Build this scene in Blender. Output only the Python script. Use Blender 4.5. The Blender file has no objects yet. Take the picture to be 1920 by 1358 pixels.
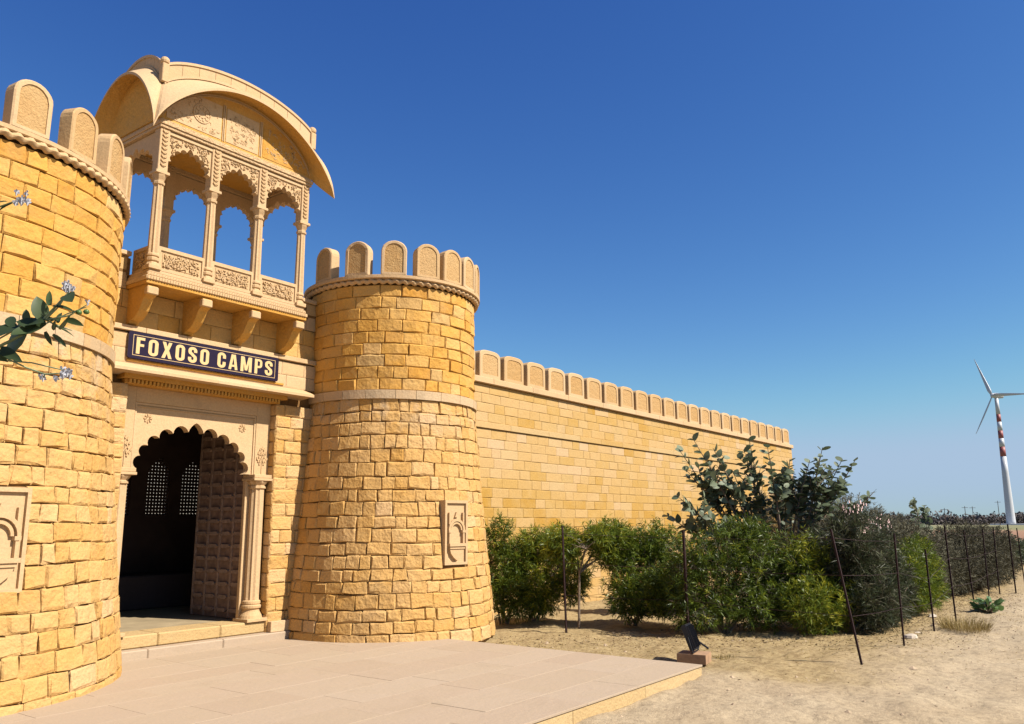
import bpy, math, random, itertools
import numpy as np
from mathutils import Vector, Matrix
pi = math.pi
R_ = random.Random(7)
scene = bpy.context.scene
COL = scene.collection

# ------------------------------------------------------------------ camera
cam_d = bpy.data.cameras.new('camera'); cam = bpy.data.objects.new('camera', cam_d); COL.objects.link(cam)
F_PX, PITCH, ROLL, YAW = 1541.75, 0.194475, -0.0052037, 0.6373226
fw = Vector((math.cos(YAW)*math.cos(PITCH), math.sin(YAW)*math.cos(PITCH), math.sin(PITCH)))
rt = Vector((math.sin(YAW), -math.cos(YAW), 0)); up = rt.cross(fw)
r2 = math.cos(ROLL)*rt + math.sin(ROLL)*up; u2 = -math.sin(ROLL)*rt + math.cos(ROLL)*up
M = Matrix((r2, u2, -fw)).transposed().to_4x4(); M.translation = Vector((0, 0, 1.5))
cam.matrix_world = M
cam_d.sensor_width = 36; cam_d.lens = F_PX/1920*36; cam_d.clip_start = .05; cam_d.clip_end = 9000
scene.camera = cam
scene.render.resolution_x = 1024; scene.render.resolution_y = 724

# ------------------------------------------------------------------ light
SUN_AZ, SUN_EL = math.radians(-76), math.radians(46)
wd = bpy.data.worlds.new('World'); scene.world = wd; wd.use_nodes = True
nt = wd.node_tree; nt.nodes.clear()
sky = nt.nodes.new('ShaderNodeTexSky'); sky.sky_type = 'NISHITA'; sky.sun_disc = False
sky.sun_elevation = SUN_EL; sky.sun_rotation = math.radians(90) - SUN_AZ
sky.air_density = 1.0; sky.dust_density = 0.25; sky.ozone_density = 2.2; sky.altitude = 200
vs = scene.view_settings; vs.view_transform = 'Standard'; vs.look = 'None'; vs.gamma = 1; vs.use_curve_mapping = False
vs.exposure = 0.88
scene.cycles.diffuse_bounces = 2; scene.cycles.max_bounces = 6
bg = nt.nodes.new('ShaderNodeBackground'); bg.inputs['Strength'].default_value = 0.10
wo = nt.nodes.new('ShaderNodeOutputWorld'); nt.links.new(bg.outputs[0], wo.inputs[0])
# the camera's rendering of a clear sky: one contrast curve per channel over the whole dome
sp3 = nt.nodes.new('ShaderNodeSeparateColor'); cb3 = nt.nodes.new('ShaderNodeCombineColor'); nt.links.new(sky.outputs[0], sp3.inputs[0])
for k_, (pw_, cf_) in enumerate(((1.65, 10.0), (1.4, 8.75), (.9, 6.75))):
    a_ = nt.nodes.new('ShaderNodeMath'); a_.operation = 'MULTIPLY'; a_.inputs[1].default_value = .1
    b_ = nt.nodes.new('ShaderNodeMath'); b_.operation = 'POWER'; b_.inputs[1].default_value = pw_
    c_ = nt.nodes.new('ShaderNodeMath'); c_.operation = 'MULTIPLY'; c_.inputs[1].default_value = cf_
    nt.links.new(sp3.outputs[k_], a_.inputs[0]); nt.links.new(a_.outputs[0], b_.inputs[0]); nt.links.new(b_.outputs[0], c_.inputs[0]); 
    d_ = nt.nodes.new('ShaderNodeMath'); d_.operation = 'SMOOTH_MIN'; d_.inputs[1].default_value = (2.18, 2.95, 3.95)[k_]; d_.inputs[2].default_value = .8
    nt.links.new(c_.outputs[0], d_.inputs[0]); nt.links.new(d_.outputs[0], cb3.inputs[k_])
nt.links.new(cb3.outputs[0], bg.inputs[0])
sd = bpy.data.lights.new('sun', 'SUN'); sd.energy = 5.0; sd.angle = math.radians(.5); sd.color = (1, .93, .82)
so = bpy.data.objects.new('sun', sd); COL.objects.link(so)
sv = Vector((math.cos(SUN_EL)*math.cos(SUN_AZ), math.cos(SUN_EL)*math.sin(SUN_AZ), math.sin(SUN_EL)))
so.rotation_euler = sv.to_track_quat('Z', 'Y').to_euler(); so.location = (0, 0, 30)

# ------------------------------------------------------------------ object helpers
ORG = {}
def tag(o, label=None, cat=None, group=None, kind=None):
    if label: o['label'] = label
    if cat: o['category'] = cat
    if group: o['group'] = group
    if kind: o['kind'] = kind
    return o
def thing(name, label, cat, loc, group=None):
    o = bpy.data.objects.new(name, None); COL.objects.link(o); o.location = loc; o.empty_display_size = .2
    ORG[o.name] = Vector(loc)
    return tag(o, label, cat, group)
class MB:
    def __init__(s): s.v = []; s.f = []; s.t = []; s.p = []
    def add(s, vs_, fs, t=.5, p=0.):
        n = len(s.v); s.v += [tuple(a) for a in vs_]; s.f += [tuple(i+n for i in f) for f in fs]
        s.t += [t]*len(vs_); s.p += [p]*len(vs_); return s
    def box(s, x0, x1, y0, y1, z0, z1, t=.5, p=0., mp=None):
        V = [(x, y, z) for z in (z0, z1) for x, y in ((x0, y0), (x1, y0), (x1, y1), (x0, y1))]
        if mp: V = [mp(*a) for a in V]
        return s.add(V, [(3, 2, 1, 0), (4, 5, 6, 7), (0, 1, 5, 4), (1, 2, 6, 5), (2, 3, 7, 6), (3, 0, 4, 7)], t, p)
    def bbox(s, x0, x1, y0, y1, z0, z1, b=.006, t=.5, p=0.):
        # chamfered box
        V = []; I = {}
        for i, x in enumerate((x0, x1)):
            for j, y in enumerate((y0, y1)):
                for k, z in enumerate((z0, z1)):
                    sx, sy, sz = (1-2*i)*b, (1-2*j)*b, (1-2*k)*b
                    for ax, P in enumerate(((x, y+sy, z+sz), (x+sx, y, z+sz), (x+sx, y+sy, z))):
                        I[(i, j, k, ax)] = len(V); V.append(P)
        Fs = []
        for a in (0, 1):
            Fs.append([I[(a, j, k, 0)] for j, k in ((0, 0), (0, 1), (1, 1), (1, 0))])
            Fs.append([I[(i, a, k, 1)] for i, k in ((0, 0), (0, 1), (1, 1), (1, 0))])
            Fs.append([I[(i, j, a, 2)] for i, j in ((0, 0), (0, 1), (1, 1), (1, 0))])
        for a in (0, 1):
            for c in (0, 1):
                Fs.append([I[(a, c, 0, 0)], I[(a, c, 1, 0)], I[(a, c, 1, 1)], I[(a, c, 0, 1)]])
                Fs.append([I[(a, 0, c, 0)], I[(a, 1, c, 0)], I[(a, 1, c, 2)], I[(a, 0, c, 2)]])
                Fs.append([I[(0, a, c, 1)], I[(1, a, c, 1)], I[(1, a, c, 2)], I[(0, a, c, 2)]])
                for e in (0, 1): Fs.append([I[(a, c, e, 0)], I[(a, c, e, 1)], I[(a, c, e, 2)]])
        cx, cy, cz = (x0+x1)/2, (y0+y1)/2, (z0+z1)/2
        out = []
        for f in Fs:
            a, b_, c = (Vector(V[q]) for q in f[:3]); n = (b_-a).cross(c-a)
            m = sum((Vector(V[q]) for q in f), Vector())/len(f) - Vector((cx, cy, cz))
            out.append(f if n.dot(m) > 0 else f[::-1])
        return s.add(V, out, t, p)
    def tube(s, pts, rad, n=5, t=.5, cap=True):
        rings = []; pts = [Vector(q) for q in pts]
        if not hasattr(rad, '__len__'): rad = [rad]*len(pts)
        V = []
        for i, q in enumerate(pts):
            d = (pts[min(i+1, len(pts)-1)] - pts[max(i-1, 0)]).normalized()
            a = d.cross(Vector((.13, .31, .94)) if abs(d.z) < .9 else Vector((1, .1, 0))).normalized(); b = d.cross(a)
            for k in range(n):
                th = 2*pi*k/n; V.append(q + (a*math.cos(th)+b*math.sin(th))*rad[i])
        Fc = [(i*n+k, i*n+(k+1) % n, (i+1)*n+(k+1) % n, (i+1)*n+k) for i in range(len(pts)-1) for k in range(n)]
        if cap: Fc += [tuple(range(n))[::-1], tuple(range((len(pts)-1)*n, len(pts)*n))]
        return s.add(V, Fc, t)
    def lathe(s, cx, cy, prof, n=16, flute=0., t=.5, cap=True):
        V = []
        for r, z in prof:
            for k in range(n):
                th = 2*pi*(k+.5)/n; rr = r*(1-(flute if k % 2 else 0)) if not isinstance(flute, dict) else r
                V.append((cx+rr*math.cos(th), cy+rr*math.sin(th), z))
        m = len(prof)
        Fc = [(i*n+k, i*n+(k+1) % n, (i+1)*n+(k+1) % n, (i+1)*n+k) for i in range(m-1) for k in range(n)]
        if cap: Fc += [tuple(range(n))[::-1], tuple(range((m-1)*n, m*n))]
        return s.add(V, Fc, t)
    def grid(s, fn, nu, nv, t=.5, p=0., flip=False, cu=False):
        V = [fn(i/nu, j/nv) for j in range(nv+1) for i in range(nu+1)]
        Fc = []
        for j in range(nv):
            for i in range(nu):
                a = j*(nu+1)+i; q = (a, a+1, a+nu+2, a+nu+1); Fc.append(q[::-1] if flip else q)
        return s.add(V, Fc, t, p)
    def prism(s, poly, y0, y1, mp, t=.5, p=0.):
        # poly in (a,b); mp(a,b,d) -> world, d in {y0,y1}; y0 is the front
        n = len(poly)
        V = [mp(a, b, y0) for a, b in poly] + [mp(a, b, y1) for a, b in poly]
        Fc = [tuple(range(n)), tuple(range(n, 2*n))[::-1]] + [(i, i+n, (i+1) % n+n, (i+1) % n) for i in range(n)]
        return s.add(V, Fc, t, p)
    def build(s, name, mat, parent=None, smooth=False, recalc=False):
        P = np.array(s.v, dtype=np.float64); c = (P.min(0)+P.max(0))/2
        if parent is None: c[2] = P[:, 2].min()
        me = bpy.data.meshes.new(name); me.from_pydata((P-c).tolist(), [], s.f)
        a = me.attributes.new('tint', 'FLOAT', 'POINT'); a.data.foreach_set('value', np.array(s.t, dtype=np.float32))
        a = me.attributes.new('pale', 'FLOAT', 'POINT'); a.data.foreach_set('value', np.array(s.p, dtype=np.float32))
        if smooth: me.polygons.foreach_set('use_smooth', [True]*len(me.polygons))
        me.materials.append(mat)
        if recalc:
            import bmesh
            bm = bmesh.new(); bm.from_mesh(me); bmesh.ops.recalc_face_normals(bm, faces=bm.faces[:]); bm.to_mesh(me); bm.free()
        me.update()
        o = bpy.data.objects.new(name, me); COL.objects.link(o)
        cw = Vector(c); ORG[o.name] = cw
        if parent is not None: o.parent = parent; o.location = cw - ORG[parent.name]
        else: o.location = cw
        return o

# ------------------------------------------------------------------ materials
def new_mat(name):
    m = bpy.data.materials.new(name); m.use_nodes = True; n = m.node_tree.nodes; n.clear()
    o = n.new('ShaderNodeOutputMaterial'); b = n.new('ShaderNodeBsdfPrincipled')
    m.node_tree.links.new(b.outputs[0], o.inputs[0]); return m, n, m.node_tree.links, b
def mixc(n, l, fac, a, b, mode='MIX'):
    m = n.new('ShaderNodeMix'); m.data_type = 'RGBA'; m.blend_type = mode
    for s, v in ((m.inputs[0], fac), (m.inputs[6], a), (m.inputs[7], b)):
        if hasattr(v, 'links') or isinstance(v, bpy.types.NodeSocket): l.new(v, s)
        elif isinstance(v, (int, float)): s.default_value = v
        else: s.default_value = (*v, 1)
    return m.outputs[2]
def noise(n, l, scale, detail=4, rough=.6, vec=None, dist=0.):
    t = n.new('ShaderNodeTexNoise'); t.inputs['Scale'].default_value = scale; t.inputs['Detail'].default_value = detail
    t.inputs['Roughness'].default_value = rough; t.inputs['Distortion'].default_value = dist
    if vec is not None: l.new(vec, t.inputs['Vector'])
    return t.outputs[0]
def ramp(n, l, src, stops):
    r = n.new('ShaderNodeValToRGB'); e = r.color_ramp.elements
    while len(e) < len(stops): e.new(.5)
    for k, (p, c) in enumerate(stops): e[k].position = p; e[k].color = (*c, 1) if hasattr(c, '__len__') else (c, c, c, 1)
    l.new(src, r.inputs[0]); return r.outputs[0]
def mathn(n, l, op, a, b=0.):
    m = n.new('ShaderNodeMath'); m.operation = op
    for s, v in zip(m.inputs, (a, b)):
        if isinstance(v, bpy.types.NodeSocket): l.new(v, s)
        else: s.default_value = v
    return m.outputs[0]
KA = .67      # real-world reflectance: the picture is exposed for it
def stone(name, stops, pale=(.66, .46, .22), grit=1., bump=.5, bscale=28, carve=0., cs=.9, smear=False, stain=.25, rough=.88, blotch=.35):
    m, n, l, b = new_mat(name)
    g = n.new('ShaderNodeNewGeometry').outputs['Position']
    at = n.new('ShaderNodeAttribute'); at.attribute_name = 'tint'
    ap = n.new('ShaderNodeAttribute'); ap.attribute_name = 'pale'
    base = ramp(n, l, at.outputs['Fac'], stops)
    n1 = noise(n, l, 3.1, 5, .65, g)
    base = mixc(n, l, mathn(n, l, 'MULTIPLY', ramp(n, l, n1, [(.45, 0.), (.7, 1.)]), blotch), base, pale)
    base = mixc(n, l, ap.outputs['Fac'], base, pale)
    n2 = noise(n, l, 46, 5, .7, g)
    sh = ramp(n, l, n2, [(.3, .84), (.62, 1.04)])
    base = mixc(n, l, grit, base, sh, 'MULTIPLY')
    if stain:
        n3 = noise(n, l, 1.3, 6, .7, g, .6)
        base = mixc(n, l, mathn(n, l, 'MULTIPLY', ramp(n, l, n3, [(.56, 0.), (.72, 1.)]), stain), base, (.33, .24, .15))
    if smear:                                           # grey lime smears below the string course
        sz = n.new('ShaderNodeSeparateXYZ'); l.new(g, sz.inputs[0])
        zm = ramp(n, l, mathn(n, l, 'MULTIPLY', sz.outputs[2], .25), [(.62, 0.), (.80, 1.)])
        n4 = noise(n, l, 2.6, 5, .65, g, .4)
        base = mixc(n, l, mathn(n, l, 'MULTIPLY', mathn(n, l, 'MULTIPLY', ramp(n, l, n4, [(.50, 0.), (.62, 1.)]), zm), .4), base, (.56, .46, .35))
    base = mixc(n, l, 1., base, (KA, KA, KA), 'MULTIPLY')
    l.new(base, b.inputs['Base Color']); b.inputs['Roughness'].default_value = rough
    b.inputs['Specular IOR Level'].default_value = .25
    h = noise(n, l, bscale, 6, .68, g)
    h = mathn(n, l, 'ADD', h, mathn(n, l, 'MULTIPLY', noise(n, l, bscale*.25, 3, .6, g), 1.6))
    bp = n.new('ShaderNodeBump'); bp.inputs['Strength'].default_value = bump; bp.inputs['Distance'].default_value = .02
    l.new(h, bp.inputs['Height']); nrm = bp.outputs[0]
    if carve:
        v = n.new('ShaderNodeTexVoronoi'); v.feature = 'DISTANCE_TO_EDGE'; v.inputs['Scale'].default_value = carve
        wv = n.new('ShaderNodeVectorMath'); wv.operation = 'ADD'
        nn = n.new('ShaderNodeTexNoise'); nn.inputs['Scale'].default_value = carve*.35; l.new(g, nn.inputs['Vector'])
        sc = n.new('ShaderNodeVectorMath'); sc.operation = 'SCALE'; sc.inputs['Scale'].default_value = 2.2/carve
        l.new(nn.outputs[1], sc.inputs[0]); l.new(g, wv.inputs[0]); l.new(sc.outputs[0], wv.inputs[1]); l.new(wv.outputs[0], v.inputs['Vector'])
        hh = ramp(n, l, v.outputs[0], [(.02, 0.), (.16, 1.)])
        b2 = n.new('ShaderNodeBump'); b2.inputs['Strength'].default_value = cs; b2.inputs['Distance'].default_value = .02
        l.new(hh, b2.inputs['Height']); l.new(nrm, b2.inputs['Normal']); nrm = b2.outputs[0]
        base = mixc(n, l, ramp(n, l, v.outputs[0], [(0., .5*cs), (.05, 0.)]), base, (.30, .19, .10))
        l.new(base, b.inputs['Base Color'])
    l.new(nrm, b.inputs['Normal'])
    return m
YEL = [(0., (.68, .325, .050)), (.35, (.76, .400, .080)), (.7, (.80, .455, .125)), (1., (.82, .51, .20))]
ROU = [(0., (.66, .35, .085)), (.4, (.74, .425, .135)), (.75, (.78, .47, .18)), (1., (.80, .515, .25))]
PAL = [(0., (.66, .415, .195)), (.5, (.72, .475, .25)), (1., (.75, .52, .30))]
WAL = [(0., (.56, .300, .045)), (.35, (.62, .375, .11)), (.7, (.67, .43, .18)), (1., (.70, .48, .27))]
m_dress = stone('dressed yellow sandstone', YEL, bump=.8, bscale=13, blotch=.25)
m_rough = stone('rough hewn sandstone', ROU, bump=1.0, bscale=16, blotch=.3, stain=.3, smear=True)
m_wall = stone('sawn wall sandstone', WAL, bump=.25, bscale=30, blotch=.3, stain=.12)
m_pale = stone('pale smooth sandstone', PAL, bump=.15, bscale=40, stain=.30, blotch=.3)
m_carve = stone('carved pale sandstone', PAL, bump=.3, bscale=40, carve=20, stain=.1, cs=.45)
m_carve_l = stone('carved pale sandstone, broad pattern', PAL, bump=.3, bscale=40, carve=12, stain=.1)
m_panel = stone('pecked merlon panel', [(0., (.60, .350, .13)), (1., (.66, .41, .18))], bump=.6, bscale=50, stain=0)
m_joint = stone('dark brown joint mortar', [(0., (.24, .12, .035)), (1., (.30, .16, .05))], pale=(.3, .2, .1), bump=.4, stain=0)  # mortar's own dark brown, seen in the gaps between stones
m_band = stone('string course stone', PAL, pale=(.58, .45, .29), bump=.3, stain=.3)
m_slab = stone('paving sandstone', [(0., (.50, .375, .265)), (.5, (.52, .395, .28)), (1., (.53, .41, .295))], pale=(.50, .385, .255), grit=.45, bump=.2, bscale=18, stain=.22, rough=.8)
m_kerb = stone('kerb sandstone', [(0., (.56, .36, .14)), (1., (.66, .47, .24))], bump=.4)
def plain(name, col, rough=.6, metal=0., var=.0, scale=20, bump=0., spec=.4):
    m, n, l, b = new_mat(name); b.inputs['Roughness'].default_value = rough; b.inputs['Metallic'].default_value = metal
    b.inputs['Specular IOR Level'].default_value = spec
    g = n.new('ShaderNodeNewGeometry').outputs['Position']
    nz = noise(n, l, scale, 4, .6, g)
    l.new(mixc(n, l, ramp(n, l, nz, [(.3, 0.), (.7, 1.)]), tuple(c*(1-var)*.72 for c in col), tuple(min(1, c*(1+var))*.72 for c in col)), b.inputs['Base Color'])
    if bump:
        bp = n.new('ShaderNodeBump'); bp.inputs['Strength'].default_value = bump; bp.inputs['Distance'].default_value = .01
        l.new(nz, bp.inputs['Height']); l.new(bp.outputs[0], b.inputs['Normal'])
    return m
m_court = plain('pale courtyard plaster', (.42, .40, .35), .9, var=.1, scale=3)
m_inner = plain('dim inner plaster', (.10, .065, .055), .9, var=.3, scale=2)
m_innerf = plain('worn stone floor', (.38, .29, .17), .8, var=.2, scale=3, bump=.2)
m_wood = plain('old door wood', (.28, .18, .14), .75, var=.35, scale=9, bump=.3)
m_wood2 = plain('old door wood, raised bosses', (.36, .25, .20), .7, var=.3, scale=20, bump=.3)
m_navy = plain('navy sign paint', (.018, .008, .028), .3, var=.1)
m_letter = plain('cream sign lettering', (.74, .52, .24), .6, var=.04)
m_white = plain('turbine white', (.62, .63, .65), .4, var=.03, scale=.2)
m_red = plain('turbine red', (.36, .10, .09), .5, var=.05, scale=.2)
m_black = plain('black lamp housing', (.012, .012, .018), .4, var=.2)
m_glass = plain('dark lamp glass', (.02, .02, .03), .1, var=.1, spec=.8)
m_rust = plain('rusty iron post', (.035, .014, .014), .8, metal=.3, var=.4, scale=40, bump=.4)
m_brickblk = plain('reddish stone block', (.42, .25, .14), .85, var=.2, scale=12, bump=.3)
m_bark = plain('pale grey bark', (.22, .16, .11), .9, var=.35, scale=30, bump=.5)
m_barkd = plain('dark bark', (.09, .055, .04), .9, var=.35, scale=30, bump=.5)
m_rock = plain('pale rock', (.55, .46, .36), .85, var=.15, scale=12, bump=.5)
m_shade_litter = plain('dry litter as hedge shade', (.16, .10, .05), .95, var=.6, scale=30)
m_clod = plain('sand clods', (.50, .37, .24), .95, var=.3, scale=30)
m_straw = plain('dry straw', (.38, .28, .11), .9, var=.4, scale=10)
m_farm = plain('hazy far trees', (.12, .10, .095), .95, var=.3, scale=.05)
def leafmat(name, c0, c1, c2, rough=.45, trans=.35):
    m, n, l, b = new_mat(name)
    at = n.new('ShaderNodeAttribute'); at.attribute_name = 'tint'
    oi = n.new('ShaderNodeObjectInfo')
    f = mathn(n, l, 'ADD', at.outputs['Fac'], mathn(n, l, 'MULTIPLY', mathn(n, l, 'SUBTRACT', oi.outputs['Random'], .5), .3))
    c0, c1, c2 = [tuple(q*.84 for q in c_) for c_ in (c0, c1, c2)]
    c = ramp(n, l, f, [(0., c0), (.5, c1), (1., c2)])
    l.new(c, b.inputs['Base Color']); b.inputs['Roughness'].default_value = rough; b.inputs['Specular IOR Level'].default_value = .35
    tr = n.new('ShaderNodeBsdfTranslucent'); l.new(mixc(n, l, .5, c, (.20, .25, .02), 'ADD') if 0 else c, tr.inputs[0])
    mx = n.new('ShaderNodeMixShader'); mx.inputs[0].default_value = trans
    out = [q for q in n if q.type == 'OUTPUT_MATERIAL'][0]
    l.new(b.outputs[0], mx.inputs[1]); l.new(tr.outputs[0], mx.inputs[2]); l.new(mx.outputs[0], out.inputs[0])
    return m
l_green = leafmat('fresh oleander leaf', (.035, .060, .008), (.13, .18, .018), (.42, .38, .026))
l_dark = leafmat('grey green oleander leaf', (.020, .028, .012), (.062, .078, .036), (.20, .21, .12))
l_scrub = leafmat('brown scrub twigs', (.042, .038, .022), (.090, .082, .048), (.19, .18, .115), .8, .2)
l_cal = leafmat('waxy grey green leaf', (.060, .085, .042), (.145, .180, .105), (.33, .38, .25), .55, .3)
l_bright = leafmat('waxy light leaf', (.05, .10, .03), (.12, .20, .06), (.22, .32, .15), .3, .25)
l_straw = leafmat('dry grass blade', (.22, .15, .05), (.38, .28, .10), (.50, .40, .18), .8, .3)
m_flower = plain('pale pink petals', (.75, .52, .50), .6, var=.1)
m_flowerw = plain('white waxy buds', (.55, .55, .60), .5, var=.1)

# ------------------------------------------------------------------ masonry
def brick(mb, mp, u0, u1, v0, v1, rng, bev, rel, jit, t, p=0., back=.05, edge=.02):
    e = min(edge, (u1-u0)*.3, (v1-v0)*.3)
    us = [u0, u0+e, u1-e, u1]; vv = [v0, v0+e, v1-e, v1]
    if u1-u0 > .3:  us = [u0, u0+e, (u0+u1)/2, u1-e, u1]
    V = []; nu = len(us); tilt = rng.uniform(-rel, rel)*.5; tu = rng.uniform(-rel, rel)*.6
    for j, v in enumerate(vv):
        for i, u in enumerate(us):
            bd = i in (0, nu-1) or j in (0, 3)
            w = -bev if bd else rng.uniform(-.2, 1)*rel + tilt*(j-1.5) + tu*(i-(nu-1)/2)
            if bd: w += rng.uniform(-.25, .25)*bev
            V.append(mp(u+rng.uniform(-jit, jit)*(1 if bd else 2), v+rng.uniform(-jit, jit)*(1 if bd else 2), w))
    F = [(j*nu+i, j*nu+i+1, (j+1)*nu+i+1, (j+1)*nu+i) for j in range(3) for i in range(nu-1)]
    loop = [i for i in range(nu)] + [j*nu+nu-1 for j in (1, 2)] + [3*nu+i for i in range(nu-1, -1, -1)] + [j*nu for j in (2, 1)]
    b0 = len(V)
    for q in loop:
        i, j = q % nu, q//nu
        V.append(mp(min(max(us[i], u0), u1), vv[j], -back))
    n = len(loop)
    F += [(loop[k], b0+k, b0+(k+1) % n, loop[(k+1) % n]) for k in range(n)]
    F = [f[::-1] if False else f for f in F]
    mb.add(V, F, t, p)
def courses(z0, z1, h, rng, var=.08):
    n = max(1, round((z1-z0)/h)); hs_ = [1+rng.uniform(-var, var) for _ in range(n)]; s = sum(hs_); z = z0; out = []
    for a in hs_: out.append((z, z+a/s*(z1-z0))); z = out[-1][1]
    return out
def layout(u0, u1, rows, wmin, wmax, rng, holes=()):
    L = []
    for z0, z1 in rows:
        segs = [(u0, u1)]
        for (a, b, c, d) in holes:
            if min(z1, d)-max(z0, c) > .095:
                segs = [s for q in segs for s in ((q[0], min(q[1], a)), (max(q[0], b), q[1])) if s[1]-s[0] > .04]
        for a, b in segs:
            u = a - (rng.uniform(0, wmax) if a == u0 else 0)
            while u < b-1e-4:
                w = rng.uniform(wmin, wmax)
                e = u+w
                if b-e < wmin*.5: e = b
                s = max(u, a)
                if e-s > .03: L.append((s, min(e, b), z0, z1))
                u = e
    return L
def masonry(parent, name, mp, L, mat, rng, gap, bev, rel, jit, tintf, smooth, limit=300, edge=.02, wob=0.):
    camp = Vector((0, 0, 1.5)); sc = []
    for q in L:
        c = Vector(mp((q[0]+q[1])/2, (q[2]+q[3])/2, 0)); c1 = Vector(mp((q[0]+q[1])/2, (q[2]+q[3])/2, .1))
        d = (camp-c); nd = (c1-c).normalized().dot(d.normalized())
        inf = 0 if on_screen(c) else 50
        sc.append((d.length + (100 if nd < 0.03 else 0) + inf, q))
    sc.sort(key=lambda a: a[0])
    rest = MB()
    for k, (_, (a, b, c, d)) in enumerate(sc):
        mb = MB() if k < limit else rest
        t, p = tintf((a+b)/2, (c+d)/2)
        o1 = wob*math.sin((a+b)*1.7+c*3.1)*.5
        brick(mb, mp, a+gap, b-gap, c+gap+o1, d-gap+o1, rng, bev, rel*rng.uniform(.4, 1.5), jit, t, p, edge=edge)
        if k < limit: mb.build(name, mat, parent, smooth)
    if rest.v:
        o = rest.build(name, mat, parent, smooth); o['kind'] = 'stuff'
def on_screen(P, m=.15):
    v = Vector(P)-Vector((0, 0, 1.5)); z = v.dot(fw)
    return z > 0 and abs(v.dot(r2)/z*F_PX) < 960*(1+m) and abs(v.dot(u2)/z*F_PX) < 679*(1+m)

# ================================================================== SETTING
# ground: one sheet, fine near the viewer, out to the horizon
def axis(lo, hi, a, b, step, grow=1.16):
    L = list(np.arange(a, b, step)); s = step; x = a
    while x > lo: s *= grow; x -= s; L.insert(0, x)
    s = step; x = L[-1]
    while x < hi: s *= grow; x += s; L.append(x)
    return np.array(L)
rs = np.random.RandomState(3)
def vnoise(x, y, sc, seed):
    r = np.random.RandomState(seed); T = r.rand(256, 256)
    xs, ys = x*sc, y*sc; xi, yi = np.floor(xs).astype(int), np.floor(ys).astype(int)
    fx, fy = xs-xi, ys-yi; fx = fx*fx*(3-2*fx); fy = fy*fy*(3-2*fy)
    g = lambda a, b: T[a % 256, b % 256]
    return (g(xi, yi)*(1-fx)+g(xi+1, yi)*fx)*(1-fy)+(g(xi, yi+1)*(1-fx)+g(xi+1, yi+1)*fx)*fy
def ground_z(x, y):
    x = np.asarray(x, dtype=float); y = np.asarray(y, dtype=float)
    near = np.clip(1-(np.hypot(x-12, y-3)-8)/25, 0, 1)
    z = -.12 + near*((vnoise(x, y, 1.1, 1)-.5)*.05 + (vnoise(x, y, 3.5, 2)-.5)*.042 + (vnoise(x, y, 6.5, 4)-.5)*.036)
    path = np.exp(-((y-.9-.03*(x-8))/1.2)**2)
    z = z - .03*path*near
    z = z - np.clip((np.hypot(x, y)-60)/500, 0, 1)*.3
    return z
gx = axis(-6000, 8000, 5., 24., .075); gy = axis(-6000, 7000, -1.5, 9.6, .075)
GX, GY = np.meshgrid(gx, gy, indexing='ij'); GZ = ground_z(GX, GY)
flat = ((GX > -3) & (GX < 8.7) & (GY > 3.9)); GZ = np.where(flat, -.14, GZ)
nx, ny = GX.shape
me = bpy.data.meshes.new('sand_ground'); idx = np.arange(nx*ny).reshape(nx, ny)
q = np.stack([idx[:-1, :-1], idx[1:, :-1], idx[1:, 1:], idx[:-1, 1:]], -1).reshape(-1, 4)
me.vertices.add(nx*ny); me.vertices.foreach_set('co', np.stack([GX, GY, GZ], -1).astype(np.float32).ravel())
me.loops.add(q.size); me.loops.foreach_set('vertex_index', q.ravel().astype(np.int32))
me.polygons.add(len(q)); me.polygons.foreach_set('loop_start', np.arange(0, q.size, 4, dtype=np.int32))
me.update(calc_edges=True); me.validate(); me.polygons.foreach_set('use_smooth', [True]*len(me.polygons))
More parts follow.
